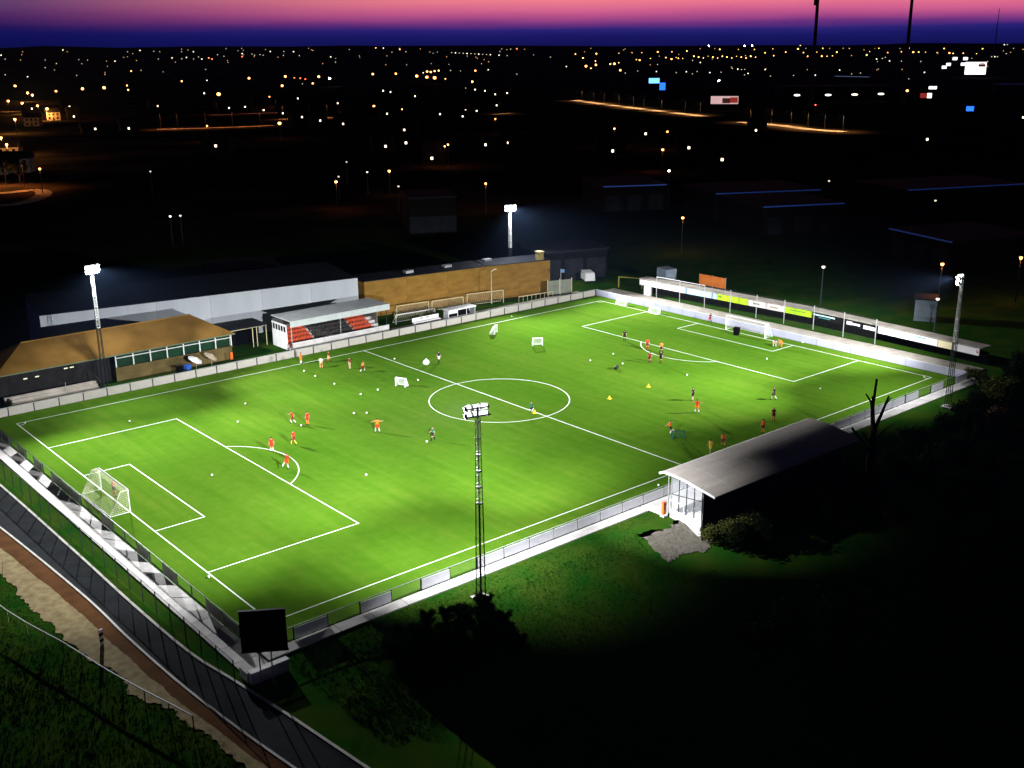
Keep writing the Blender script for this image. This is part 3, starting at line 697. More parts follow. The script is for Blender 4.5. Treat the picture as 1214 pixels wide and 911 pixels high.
# parked van, cars
def van(x, y, rz, m, label, L=5.0, Wd=1.9, H=2.1, cat='van', name='parked_van'):
    t = thing(name, label, cat, (x, y, -.06), rz)
    prof = [(-L/2, .45), (-L/2, H*.93), (-L/2+.25, H), (L*.20, H), (L*.36, H*.62), (L*.48, H*.55), (L/2, .95), (L/2, .45)]
    mb = MB(); n = len(prof)
    for s in (-1, 1):
        for (a, z) in prof: mb.v.append(Vector((a, s*Wd/2*(1 if z < H*.7 else .9), z)))
    mb.f.append(list(range(n))); mb.f.append(list(range(2*n-1, n-1, -1))); mb.m += [0, 0]
    for i in range(n):
        j = (i+1) % n; mb.f.append([j, i, n+i, n+j]); mb.m.append(0)
    mb.build('body', m, t)
    for a in (-L*.3, L*.3):
        for s in (-1, 1): MB().tube([(a, s*(Wd/2-.2), .34), (a, s*(Wd/2+.01), .34)], .34, 12).build('wheel', DARKSTEEL, t)
    MB().bar((L*.215, 0, H*.955), (L*.35, 0, H*.665), Wd*.78, .03).build('windscreen', BLACKBOARD, t)
    for s in (-1, 1): MB().box((L*.03, s*Wd*.464, H*.78), (L*.3, .03, H*.2)).build('side_window', BLACKBOARD, t)
    for s in (-1, 1): MB().box((L/2+.01, s*Wd*.36, .8), (.04, .28, .16)).build('headlight', STEEL, t)
    return t
van(112.0, 79.0, R(60), mat('white_car_paint', (.75, .75, .76), .3, .03, 1), 'white van parked beyond the far corner flag', 5.2, 2.0, 2.0)
YF = mat('yellow_paint', (.32, .30, .05), .6)
yb = thing('height_barrier', 'dim yellow-green gate frame beside the hoarding end', 'gate', (112.3, 70.6, -.08), R(-65))
for x in (0, 4.6): MB().tube([(x, 0, 0), (x, 0, 2.0)], .12).build('post', YF, yb)
MB().tube([(0, 0, 2.0), (4.6, 0, 2.0)], .10).build('crossbar', YF, yb)
# container & orange panel behind the hoarding
cn = thing('storage_container', 'pale blue-grey storage container behind the white hoarding', 'container', (119.0, 64.5, -.08), R(-15))
MB().box((0, 0, 1.9), (2.4, 3.2, 3.6)).build('body', mat('container_paint', (.30, .36, .45), .6, .15, .8), cn)
for k in range(6): MB().box((-1.22, -1.35+.54*k, 1.9), (.05, .12, 3.3)).build('rib', mat('container_paint', (.3, .36, .45)), cn)
og = thing('orange_screen', 'orange windbreak screen fixed on posts behind the hoarding', 'screen', (116.0, 54.0, -.08), R(-88))
MB().box((2.9, 0, 3.6), (5.8, .06, 1.9)).build('cloth', mat('orange_cloth', (.26, .07, .010), .9, .2, .7), og)
for x in (0, 2.9, 5.8): MB().tube([(x, .1, 0), (x, .1, 4.6)], .06).build('post', STEEL, og)

# ------------------------------------------------------------------ hoardings behind the far goal
HP = [Vector((110.7, 64.2, 0)), Vector((112.3, 28.0, 0)), Vector((110.4, -1.9, 0))]
HLEN = [(HP[1]-HP[0]).length, (HP[2]-HP[1]).length]
def hpos(s):
    if s < HLEN[0]: return HP[0].lerp(HP[1], s/HLEN[0]), (HP[1]-HP[0]).normalized()
    return HP[1].lerp(HP[2], (s-HLEN[0])/HLEN[1]), (HP[2]-HP[1]).normalized()
def hs_of(px):
    a, b = 0.0, sum(HLEN)
    for _ in range(40):
        m_ = (a+b)/2; P = hpos(m_)[0]+Vector((0, 0, 2.5))
        if proj(P)[0] < px: a = m_
        else: b = m_
    return (a+b)/2
hw_ = thing('hoarding_wall', 'dark wall with concrete apron carrying the row of advertising boards', 'wall', (0, 0, 0))
for a, b in zip(HP[:-1], HP[1:]):
    d = (b-a).normalized(); nrm = Vector((d.y, -d.x, 0))*-1
    MB().bar(a+nrm*2.4+Vector((0, 0, .9)), b+nrm*2.4+Vector((0, 0, .9)), .2, 1.9).build('wall_face', BLACKBOARD, hw_)
    MB().bar(a+nrm*1.45+Vector((0, 0, 2.78)), b+nrm*1.45+Vector((0, 0, 2.78)), 2.5, .10).build('canopy', CONC2, hw_)
d0 = (HP[1]-HP[0]).normalized()
MB().box(tuple(HP[0]+d0*2.6+Vector((-.1, 0, .85))), (.5, 1.5, 1.7), math.atan2(d0.y, d0.x)-math.pi/2).build('end_pier', WHITE, hw_)
VW = mat('board_white', (.78, .76, .80), .45, .05, .6); VB = mat('board_lightblue', (.42, .62, .80), .45, .08, .6); VG = mat('board_lime', (.42, .66, .02), .45, .1, .6)
VK = BLACKBOARD; VY = mat('board_cream', (.80, .72, .46), .45, .08, .6); VP = mat('board_pinkwhite', (.66, .58, .56), .45, .08, .6); VG2 = mat('board_green', (.34, .58, .015), .45, .1, .6)
INKC = mat('ink_cyan', (.50, .75, .85), .5); INKB = mat('ink_blue', (.12, .35, .72), .5); INKR = mat('ink_red', (.65, .08, .06), .5); INKG = mat('ink_grey', (.22, .20, .20), .5); INKD = mat('ink_darkgreen', (.10, .26, .02), .5)
hb = [(758.5, 783, VW, 'blank white advertising board at the pier end of the hoarding'), (783, 797, VW, 'blank white advertising board beside the pier'), (797, 811, VW, 'white advertising board next to the light blue ones'),
      (811, 822, VB, 'light blue advertising board beside the white boards'), (822, 832.5, VB, 'light blue advertising board between two blue boards'), (832.5, 850, VB, 'wider light blue advertising board next to lime board'),
      (850.5, 869, VG, 'lime green advertising board with a dark mark, next to light blue'), (869, 887, VG, 'lime green advertising board next to the pinkish white one'),
      (887.5, 930, VP, 'pinkish white advertising board with two grey marks'), (930.5, 963, VG2, 'green advertising board with a faint dark line of writing'),
      (963.5, 1003, VK, 'black advertising board with pale cyan writing'), (1003.5, 1041, VK, 'black advertising board with two white lettered blocks'),
      (1041.5, 1078, VW, 'plain bright white advertising board after the black ones'), (1078.5, 1112, VW, 'white advertising board with a small blue line of writing'),
      (1112.5, 1130, VY, 'cream advertising board between white ones'), (1130.5, 1161.5, VW, 'white advertising board with small red emblem at the hoarding end')]
HZ0, HZ1 = 1.72, 2.72
for (xa, xb, m_, lb) in hb:
    s0, s1 = hs_of(xa), hs_of(xb); pa, _ = hpos(s0); pb, _ = hpos(s1-.04); d = (pb-pa); L = d.length; c = (pa+pb)/2
    t = thing('advertising_board', lb, 'hoarding', (c.x, c.y, HZ0), math.atan2(d.y, d.x), None)
    MB().box((0, 0, .5), (L, .10, 1.0)).build('panel', m_, t)
    for x in (-L/2+.3, L/2-.3): MB().box((x, .22, .3), (.08, .34, .5)).build('bracket', STEEL, t)
    def ink(x0, x1, z0, z1, m__): MB().box(((x0+x1)/2*L, -.062, (z0+z1)/2), ((x1-x0)*L, .02, z1-z0)).build('lettering', m__, t)
    if 'pale cyan' in lb:
        x = -.47
        for w_ in (.06, .10, .05, .09, .06, .12, .10): ink(x, x+w_, .60-.05*abs(x), .80, INKC); x += w_+.012
        ink(-.3, .05, .30, .40, mat('ink_teal', (.06, .3, .3), .5))
    elif 'two white lettered' in lb:
        ink(-.48, -.30, .28, .80, VW); ink(-.29, -.05, .34, .66, VW); ink(.06, .46, .16, .70, VW); 
        for k in range(4): MB().box(((.12+.08*k)*L, -.078, .52), (.05*L, .02, .14)).build('lettering', INKG, t)
    elif 'small blue' in lb: ink(-.28, .10, .66, .84, INKB)
    elif 'red emblem' in lb: ink(.38, .44, .58, .74, INKR); ink(.40, .46, .36, .52, INKR)
    elif 'grey marks' in lb: ink(-.36, -.18, .40, .68, INKG); ink(.12, .34, .36, .60, mat('ink_brown', (.30, .24, .16), .5))
    elif 'faint dark line' in lb: ink(-.30, .28, .56, .72, INKD)
    elif 'dark mark' in lb: ink(-.42, -.22, .45, .80, INKD)
    elif 'next to the pinkish' in lb: ink(.22, .5, .1, .9, INKD) if False else ink(.30, .46, .15, .85, VG2)
# ball-stop net in front of the hoarding
bs = thing('ball_stop_net', 'tall ball-stop netting on pale poles in front of the hoardings', 'net', (0, 0, 0))
pts = []
for px in (781, 808.5, 838, 868.5, 899.5, 932.5, 967.5, 1003, 1041):
    s_ = hs_of(px); P, d = hpos(s_); pts.append(P+Vector((-.55, 0, 0)))
for i, P in enumerate(pts): MB().tube([P+Vector((0, 0, -.02)), P+Vector((0, 0, 3.95))], .07).build('pole', STEEL, bs)
for i, (a, b) in enumerate(zip(pts[:-1], pts[1:])):
    MB().tube([a+Vector((0, 0, 3.9)), b+Vector((0, 0, 3.9))], .045 if i < 2 else .022).build('top_cable', WHITE if i < 2 else DARKSTEEL, bs)
    MB().poly([a+Vector((0, 0, .1)), b+Vector((0, 0, .1)), b+Vector((0, 0, 3.88)), a+Vector((0, 0, 3.88))]).build('netting', see_through('fine_net', (.10, .11, .10), .04), bs)

# ------------------------------------------------------------------ near stand seen from behind
ns = thing('covered_stand', 'stand with curved pale metal roof and black rear wall on the near touchline', 'stand', (39.3, -6.4, 0))
NL = 23.2
def roof_z(y): # y from 0 (front lip) to 6.9 (rear)
    t = y/6.9; return 4.55+.10*math.sin(math.pi*min(1, t*1.4)) - .62*t*t - .22*max(0, 1-y/.35)
ROOFM = mat('metal_roof', (.42, .38, .34), .7, .15, .5, 0, .0, col2=(.54, .49, .44), stretch=(.3, 2.0, 1))
nsh = 8; wS = (NL+.6)/nsh
for k in range(nsh):
    mb = MB(); m_ = 14; x0 = -.3+wS*k+.015; x1 = -.3+wS*(k+1)-.015
    for j in range(m_+1):
        y = 6.9*j/m_
        for x in (x0, x1): mb.v.append(Vector((x, .3-y, roof_z(y))))
    nv = len(mb.v)
    for j in range(m_+1):
        y = 6.9*j/m_
        for x in (x0, x1): mb.v.append(Vector((x, .3-y, roof_z(y)-.09)))
    for j in range(m_):
        a = 2*j; mb.f.append([a, a+2, a+3, a+1]); mb.f.append([nv+a, nv+a+1, nv+a+3, nv+a+2]); mb.f.append([a, nv+a, nv+a+2, a+2]); mb.f.append([a+1, a+3, nv+a+3, nv+a+1]); mb.m += [0]*4
    mb.f.append([0, 1, nv+1, nv]); mb.f.append([2*m_, nv+2*m_, nv+2*m_+1, 2*m_+1]); mb.m += [0, 0]
    sh_ = mb.build('roof_sheet', ROOFM, ns)
    if k: 
        sm = MB()
        for j in range(m_): sm.bar((x0-.015, .3-6.9*j/m_, roof_z(6.9*j/m_)-.005), (x0-.015, .3-6.9*(j+1)/m_, roof_z(6.9*(j+1)/m_)-.005), .04, .03)
        sm.build('seam', ROOFM, sh_)
sm = MB()
for j in range(14): sm.bar((-.36, .3-6.9*j/14, roof_z(6.9*j/14)-.06), (-.36, .3-6.9*(j+1)/14, roof_z(6.9*(j+1)/14)-.06), .09, .22)
sm.build('verge_trim', WHITE, ns)
RC = mat('rear_cladding', (.016, .016, .017), .8, .3, 1)
nrb = 24
for k in range(nrb): MB().box(((NL/nrb)*(k+.5), -4.95+(.04 if k % 2 else 0), .7), (NL/nrb-.01, .08, 6.5)).build('rear_panel', RC, ns)
for xx in (.1, NL-.1):
    MB().prism([(xx-.09, -4.8), (xx+.09, -4.8), (xx+.09, -.9), (xx-.09, -.9)], -1.6, .75).build('end_wall', WHITE, ns)
    for k, yy in enumerate((-.95, -1.9, -2.85, -3.8, -4.75)): MB().box((xx, yy, 2.5), (.07, .07, 3.5)).build('end_post', DARKSTEEL if k else STEEL, ns)
    MB().poly([(xx+.01, -.95, .8), (xx+.01, -4.75, .8), (xx+.01, -4.75, 4.0), (xx+.01, -.95, 4.1)]).build('end_glazing', see_through('clear_sheet', (.50, .52, .56), .30, .2), ns)
    for za, zb_ in ((2.35, 2.75), ): MB().bar((xx, -.95, za), (xx, -4.75, zb_), .06).build('end_rail', DARKSTEEL, ns)
    MB().tube([(xx-.16, -.9, .75), (xx-.16, -.9, 1.75), (xx-.16, -2.7, 1.75), (xx-.16, -2.7, .75)], .05).build('handrail', WHITE, ns)
for x in (.35, 5.9, 11.6, 17.3, NL-.35): MB().tube([(x, -.35, 0), (x, -.35, 4.35)], .07).build('front_post', STEEL, ns)
for k in range(4):
    y0 = -1.1-.92*k; z = .25+.36*k
    MB().box((NL/2, y0-.45, z/2-.3), (NL-.5, .9, z+.6)).build('step', CONC, ns)
    sm = MB()
    for q in range(44): 
        xx = .6+.5*q; sm.box((xx, y0-.5, z+.26), (.42, .38, .05)); sm.box((xx, y0-.72, z+.48), (.42, .05, .4)); sm.box((xx, y0-.58, z+.12), (.06, .2, .25))
    sm.build('seat_row', SEATDARK, ns)['kind'] = 'stuff'
p = G(787, 612.5); ob = thing('orange_barrier', 'orange and white barrier post beside the near stand end', 'barrier', (p.x, p.y, .03))
MB().box((0, 0, .85), (.42, .22, 1.3)).build('panel', mat('orange_plastic', (.7, .14, .02), .5), ob); MB().box((0, 0, .1), (.6, .5, .2)).build('foot', WHITE, ob)
# bare worn gravel by the stand end
gpts = [(754, 634), (775, 628), (792, 627), (800, 616), (826, 624), (850, 622), (838, 634), (812, 640), (793, 650), (772, 643)]
mb = MB()
gr = [G(x, y) for x, y in gpts]; cgr = sum(gr, Vector())/len(gr)
gr.sort(key=lambda P: math.atan2(P.y-cgr.y, P.x-cgr.x))
gr2 = []
for a, b in zip(gr, gr[1:]+gr[:1]):
    for k in range(12): gr2.append(a.lerp(b, k/12)+Vector((random.uniform(-.22, .22), random.uniform(-.18, .18), 0)))
rings = [[cgr.lerp(P, q) for P in gr2] for q in (.34, .67, 1.0)]
n_ = len(gr2)
for P in [cgr]+sum(rings, []): mb.v.append(Vector((P.x, P.y, hgt(P.x, P.y)+.09)))
for i in range(n_):
    j = (i+1) % n_; mb.f.append([0, 1+i, 1+j]); mb.m.append(0)
    for q in range(2): mb.f.append([1+q*n_+i, 1+(q+1)*n_+i, 1+(q+1)*n_+j, 1+q*n_+j]); mb.m.append(0); struct(mb.build('gravel_patch', mat('gravel', (.20, .18, .15), .95, .3, 3, .6, col2=(.34, .31, .26))))

# ------------------------------------------------------------------ vegetation
def leaf_cloud(mb, c, r, n, size, sq=(1, 1, .8), rng=random):
    c = Vector(c)
    for _ in range(n):
        d = Vector((rng.gauss(0, 1), rng.gauss(0, 1), rng.gauss(0, 1))).normalized()*r*(rng.random()**.45)
        p = c+Vector((d.x*sq[0], d.y*sq[1], d.z*sq[2])); s = size*rng.uniform(.5, 1.3)
        q = Matrix.Rotation(rng.uniform(0, 6.28), 3, 'Z') @ Matrix.Rotation(rng.uniform(-1.2, 1.2), 3, 'X')
        mb.poly([p+q@Vector((-s*.5, -s*.3, 0)), p+q@Vector((s*.1, -s*.45, s*.1)), p+q@Vector((s*.5, s*.1, 0)), p+q@Vector((0, s*.45, s*.08))])
def bush_parts(seed, rx, h, leafm):
    rng = random.Random(seed); st_ = MB(); lf = MB()
    for k in range(14):
        a = rng.uniform(0, 6.28); l = rx*rng.uniform(.25, 1.05); tip = Vector((l*math.cos(a), l*math.sin(a), h*rng.uniform(.6, 1.08)))
        st_.tube([(0, 0, -.3), tip*.5+Vector((0, 0, .1*h)), tip], [.06, .035, .012], 4)
        leaf_cloud(lf, tip*.85, rx*.42, 120, .20, rng=rng)
        for q in range(3):
            t2 = tip+Vector((rng.uniform(-.5, .5), rng.uniform(-.5, .5), rng.uniform(.3, .9))); st_.tube([tip*.8, t2], [.02, .008], 3)
    leaf_cloud(lf, (0, 0, h*.35), rx*.8, 520, .22, (1, 1, .6), rng)
    return st_.mesh('stems', BARK), lf.mesh('foliage', leafm)
BUSH = [bush_parts(s, rx, h, m_) for s, rx, h, m_ in ((1, 1.7, 2.1, LEAF), (2, 1.4, 2.7, LEAF), (3, 2.1, 1.8, LEAFO), (4, 1.6, 1.5, LEAFR))]
def bush(px, py, kind, sc, label, group=None, xy=None, name='bush'):
    if xy: x, y = xy
    else:
        P = march(px, py); x, y = P.x, P.y
    t = thing(name, label, 'bush', (x, y, hgt(x, y)), random.uniform(0, 6.28), group); t.scale = (sc, sc, sc*random.uniform(.85, 1.15))
    place('stems', BUSH[kind][0], t); place('foliage', BUSH[kind][1], t); return t
_rb = random.Random(11)
for row, (yy, n0) in enumerate(((-9.0, 9), (-10.8, 8), (-13.0, 7))):
    for q in range(n0):
        x = 6.0-1.2*row+q*(1.15+.32*row)+_rb.uniform(-.4, .4); y = yy+_rb.uniform(-.5, .5)
        bush(0, 0, _rb.choice((0, 1, 1)), _rb.uniform(.34, .55)+.04*row, 'dark scrubby bush on the slope below the near fence', 'bushes on the slope by the floodlight mast', (x, y))
for (px, py, k, s_) in ((842, 640, 2, .8), (862, 634, 2, .9), (880, 628, 2, 1.0), (900, 622, 2, 1.05), (922, 616, 0, 1.0), (945, 606, 0, 1.1), (870, 650, 0, 1.1), (900, 645, 0, 1.2)):
    bush(px, py, k, s_, 'olive leafy bush behind the black rear wall of the stand', 'bushes behind the near stand')
for (px, py, s_, k) in ((1085, 540, 1.3, 0), (1120, 520, 1.4, 0), (1150, 500, 1.5, 0), (1060, 575, 1.5, 1), (1180, 470, 1.3, 2), (1160, 452, .8, 2), (1152, 446, .55, 2), (1205, 455, 1.6, 0), (1030, 600, 1.4, 0), (1100, 570, 1.6, 0), (1190, 540, 1.8, 0), (1140, 560, 1.7, 1), (975, 622, 1.3, 0)):
    bush(px, py, k, s_, 'dark overgrown bush on the bank right of the near stand', 'bushes on the bank by the hoarding corner')
bush(1180, 505, 3, 1.3, 'russet-leaved bush among the dark bank bushes')
bush(1060, 620, 3, 1.0, 'reddish low bush on the dark bank below the stand')
bush(6, 492, 1, .8, 'dark bush at the end of the clubhouse steps')
def tree(x, y, H, seed, label, leafy=True, group=None, name='tree', crown=2.6):
    rng = random.Random(seed); z = hgt(x, y); t = thing(name, label, 'tree', (x, y, z), rng.uniform(0, 6), group)
    tk = MB(); lf = MB(); tk.tube([(0, 0, -.4), (.08, .02, H*.3), (.02, .1, H*.55)], [H*.032, H*.026, H*.02], 8)
    lb = MB()
    for k in range(9):
        a = k*2.4+rng.uniform(-.4, .4); z0 = H*rng.uniform(.35, .58); l = crown*rng.uniform(.5, 1); tip = Vector((l*math.cos(a), l*math.sin(a), z0+H*rng.uniform(.18, .45)))
        lb.tube([(0, 0, z0), tip*.5+Vector((0, 0, z0*.35)), tip], [H*.013, H*.009, H*.004], 5)
        if leafy:
            for q in range(3): leaf_cloud(lf, tip+Vector((rng.uniform(-.8, .8), rng.uniform(-.8, .8), rng.uniform(-.6, .9))), crown*rng.uniform(.2, .42), 170, .26, rng=rng)
    tk.build('trunk', BARK, t); lb.build('limbs', BARK, t)
    if leafy: lf.build('crown', LEAF, t)
    return t
# pollarded bare tree
P = march(1027, 600); tz = hgt(P.x, P.y)
pt = thing('bare_tree', 'pollarded leafless tree with stubby upright branches beside the stand', 'tree', (P.x, P.y, tz))
Hs = (CAM-P).length/FPX
MB().tube([(0, 0, -.5), (.1, 0, 40*Hs), (.05, .1, 85*Hs), (.1, 0, 96*Hs)], [.55, .48, .40, .34], 9).build('trunk', BARK, pt)
rr = Vector((_r.x, _r.y, 0)).normalized()
stubs = [((0, 60), (-12, 76), (-23, 92), .24), ((0, 72), (-8, 82), (-14, 90), .16), ((0, 84), (-3, 110), (-1, 148), .22), ((0, 92), (-5, 122), (-11, 131), .15), ((0, 88), (6, 108), (12, 130), .20), ((3, 100), (10, 116), (17, 126), .10), ((2, 78), (14, 92), (22, 96), .10), ((0, 95), (-2, 118), (-4, 128), .14)]
for a, b, c, r_ in stubs:
    off = random.uniform(-1, 1); dd = Vector((-rr.y, rr.x, 0))*off*.4
    MB().tube([rr*a[0]*Hs+Vector((0, 0, a[1]*Hs)), rr*b[0]*Hs+dd*.6+Vector((0, 0, b[1]*Hs)), rr*c[0]*Hs+dd+Vector((0, 0, c[1]*Hs))], [r_, r_*.8, r_*.55], 7).build('branch', BARK, pt)
# dark upright conifer-like shrub at the end of the roof
P = march(995, 600); us = thing('spiky_shrub', 'dark spiky shrub against the pale end of the near roof', 'bush', (P.x, P.y, hgt(P.x, P.y)))
stm = MB(); lf = MB(); rng = random.Random(21)
for k in range(14):
    a = rng.uniform(0, 6.28); l = rng.uniform(.3, 2.6); h_ = rng.uniform(3.2, 6.6); tip = Vector((l*math.cos(a), l*math.sin(a), h_))
    stm.tube([(0, 0, -.3), (tip.x*.7, tip.y*.7, h_*.5), tip], [.10, .07, .03], 5); leaf_cloud(lf, (tip.x*.85, tip.y*.85, h_*.68), .8, 260, .34, (1, 1, 1.5), rng)
leaf_cloud(lf, (0, 0, 2.4), 2.2, 900, .4, (1, 1, .9), rng)
stm.build('stems', BARK, us); lf.build('foliage', LEAF, us)
for i, (px, py, H) in enumerate(((1130, 640, 8), (1180, 600, 9), (900, 790, 6), (1000, 780, 8), (1120, 760, 9), (1180, 700, 8))):
    P = march(px, py+10); tree(P.x, P.y, H, 40+i, 'dark leafy tree on the unlit slope below the stand', True, 'trees on the unlit slope', crown=2.4)

# ------------------------------------------------------------------ people
def skeleton(pose):
    J = dict(pelvis=(0, 0, .96), spine=(0, 0, 1.15), chest=(.01, 0, 1.36), neck=(.02, 0, 1.50), head=(.04, 0, 1.62), crown=(.03, 0, 1.74),
             shL=(0, .19, 1.42), elL=(-.02, .27, 1.15), haL=(.08, .29, .92), tiL=(.12, .28, .80), shR=(0, -.19, 1.42), elR=(-.02, -.27, 1.15), haR=(.08, -.29, .92), tiR=(.12, -.28, .80),
             hiL=(0, .10, .92), knL=(.03, .12, .50), anL=(-.02, .13, .09), toL=(.17, .14, .04), hiR=(0, -.10, .92), knR=(.03, -.12, .50), anR=(-.02, -.13, .09), toR=(.17, -.14, .04))
    J.update(pose); return J
POSES = {
 'stand': {},
 'walk': dict(knL=(.20, .11, .52), anL=(.26, .12, .10), toL=(.45, .12, .08), knR=(-.06, -.11, .50), anR=(-.34, -.12, .16), toR=(-.18, -.12, .04), haL=(-.10, .30, .95), tiL=(-.10, .30, .83), haR=(.25, -.27, 1.02), tiR=(.33, -.26, .93)),
 'run': dict(spine=(.06, 0, 1.15), chest=(.14, 0, 1.35), neck=(.19, 0, 1.49), head=(.23, 0, 1.60), crown=(.23, 0, 1.72), shL=(.12, .19, 1.40), shR=(.12, -.19, 1.40), elL=(-.14, .30, 1.22), haL=(-.06, .32, 1.02), tiL=(.02, .31, .95), elR=(.24, -.28, 1.18), haR=(.46, -.22, 1.28), tiR=(.54, -.2, 1.34),
             knL=(.36, .11, .66), anL=(.18, .12, .28), toL=(.34, .12, .18), knR=(-.08, -.11, .50), anR=(-.32, -.12, .16), toR=(-.16, -.12, .04)),
 'kick': dict(spine=(-.06, 0, 1.15), chest=(-.10, 0, 1.36), neck=(-.09, 0, 1.50), head=(-.06, 0, 1.62), crown=(-.07, 0, 1.74), shL=(-.08, .2, 1.41), shR=(-.12, -.2, 1.41), elL=(.05, .46, 1.34), haL=(.12, .68, 1.38), tiL=(.14, .78, 1.40), elR=(-.30, -.40, 1.26), haR=(-.42, -.60, 1.2), tiR=(-.46, -.7, 1.18),
              knR=(.34, -.10, .72), anR=(.66, -.10, .42), toR=(.84, -.10, .46), knL=(.05, .12, .50), anL=(-.05, .13, .09), toL=(.13, .14, .04)),
 'arms': dict(elL=(0, .46, 1.36), haL=(.05, .70, 1.44), tiL=(.06, .80, 1.47), elR=(0, -.46, 1.32), haR=(.05, -.70, 1.30), tiR=(.06, -.80, 1.30), knL=(.05, .2, .5), anL=(0, .26, .09), toL=(.18, .3, .04), knR=(.05, -.2, .5), anR=(0, -.26, .09), toR=(.18, -.3, .04)),
 'bend': dict(pelvis=(-.12, 0, .90), spine=(.04, 0, 1.06), chest=(.26, 0, 1.16), neck=(.40, 0, 1.22), head=(.50, 0, 1.25), crown=(.61, 0, 1.28), shL=(.30, .19, 1.20), shR=(.30, -.19, 1.20), elL=(.36, .24, .90), haL=(.48, .18, .66), tiL=(.54, .16, .56), elR=(.36, -.24, .90), haR=(.48, -.18, .66), tiR=(.54, -.16, .56),
              hiL=(-.12, .10, .87), hiR=(-.12, -.10, .87), knL=(.04, .14, .48), anL=(-.06, .15, .09), toL=(.13, .16, .04), knR=(.04, -.14, .48), anR=(-.06, -.15, .09), toR=(.13, -.16, .04)),
 'crouch': dict(pelvis=(-.18, 0, .50), spine=(-.10, 0, .68), chest=(.02, 0, .88), neck=(.10, 0, 1.01), head=(.16, 0, 1.12), crown=(.18, 0, 1.24), shL=(.03, .19, .93), shR=(.03, -.19, .93), elL=(.22, .28, .72), haL=(.42, .22, .62), tiL=(.52, .2, .58), elR=(.22, -.28, .72), haR=(.42, -.22, .62), tiR=(.52, -.2, .58),
                hiL=(-.17, .11, .48), hiR=(-.17, -.11, .48), knL=(.26, .20, .52), anL=(.08, .20, .10), toL=(.27, .22, .04), knR=(.26, -.20, .46), anR=(.02, -.20, .10), toR=(.21, -.22, .04)),
}
BONES = [('pelvis', 'spine'), ('spine', 'chest'), ('chest', 'neck'), ('neck', 'head'), ('head', 'crown'), ('chest', 'shL'), ('shL', 'elL'), ('elL', 'haL'), ('haL', 'tiL'), ('chest', 'shR'), ('shR', 'elR'), ('elR', 'haR'), ('haR', 'tiR'),
         ('pelvis', 'hiL'), ('hiL', 'knL'), ('knL', 'anL'), ('anL', 'toL'), ('pelvis', 'hiR'), ('hiR', 'knR'), ('knR', 'anR'), ('anR', 'toR')]
RAD = dict(pelvis=(.15, .12), spine=(.145, .11), chest=(.165, .12), neck=(.06, .06), head=(.095, .10), crown=(.075, .08), sh=(.075, .075), el=(.048, .048), ha=(.038, .03), ti=(.03, .02), hi=(.10, .10), kn=(.062, .062), an=(.045, .045), to=(.045, .032))
def make_body(pose):
    J = skeleton(POSES[pose]); names = list(J); idx = {n: i for i, n in enumerate(names)}
    me = bpy.data.meshes.new('skel'); me.from_pydata([J[n] for n in names], [(idx[a], idx[b]) for a, b in BONES], []); me.update()
    o = bpy.data.objects.new('skel', me); COL.objects.link(o); o.modifiers.new('s', 'SKIN')
    sv = me.skin_vertices[0].data
    for n in names:
        r = RAD.get(n) or RAD[n[:2]]; sv[idx[n]].radius = r; sv[idx[n]].use_root = (n == 'pelvis')
    sub = o.modifiers.new('u', 'SUBSURF'); sub.levels = 1; sub.render_levels = 1
    dg_ = bpy.context.evaluated_depsgraph_get(); dg_.update(); ev = o.evaluated_get(dg_); bm_ = bpy.data.meshes.new_from_object(ev)
    bpy.data.objects.remove(o); bm_.materials.clear(); bm_.materials.append(SKIN); bm_.name = 'body_'+pose
    bm_.polygons.foreach_set('use_smooth', [True]*len(bm_.polygons))
    P = {n: Vector(J[n]) for n in names}
    def near(c):
        best = None
        for a, b in BONES:
            A, B = P[a], P[b]; ab = B-A; t = max(0, min(1, (c-A).dot(ab)/ab.length_squared)); d = (A+ab*t-c).length
            if best is None or d < best[0]: best = (d, a, b, t)
        return best
    sets = {'shirt': [], 'shorts': [], 'sockL': [], 'sockR': [], 'bootL': [], 'bootR': [], 'hair': []}
    for p_ in bm_.polygons:
        _, a, b, t = near(p_.center); k = (a[:2], b[:2])
        if k in (('sp', 'ch'), ('ch', 'ne'), ('ch', 'sh')) and not (k == ('ch', 'ne') and t > .8): sets['shirt'].append(p_)
        elif k == ('sh', 'el') and t < .62: sets['shirt'].append(p_)
        elif k == ('pe', 'sp'): sets['shirt' if t > .35 else 'shorts'].append(p_)
        elif k == ('pe', 'hi') or (k == ('hi', 'kn') and t < .68): sets['shorts'].append(p_)
        elif k == ('kn', 'an') and t > .15: sets['sock'+b[-1]].append(p_)
        elif k == ('an', 'to'): sets['boot'+b[-1]].append(p_)
        elif (k == ('he', 'cr') and (t > .45 or (p_.center-P['head']).dot((P['chest']-P['spine']).cross(Vector((0, 1, 0)))) < 0)): sets['hair'].append(p_)
    out = {}
    for n, ps in sets.items():
        vm = {}; vv = []; ff = []; off = {'shi': .022, 'sho': .03, 'soc': .012, 'boo': .018, 'hai': .02}[n[:3]]
        for p_ in ps:
            f = []
            for vi in p_.vertices:
                if vi not in vm: vm[vi] = len(vv); v = bm_.vertices[vi]; vv.append(v.co+v.normal*off)
                f.append(vm[vi])
            ff.append(f)
        m2 = bpy.data.meshes.new(n); m2.from_pydata([tuple(v) for v in vv], [], ff); m2.update(); m2.materials.append(SKIN); m2.polygons.foreach_set('use_smooth', [True]*len(ff)); out[n] = m2
    zmin = min(min(v.co.z for v in bm_.vertices), min(v.co.z for q in ('bootL', 'bootR') for v in out[q].vertices))
    return bm_, out, zmin
BOD = {k: make_body(k) for k in POSES}
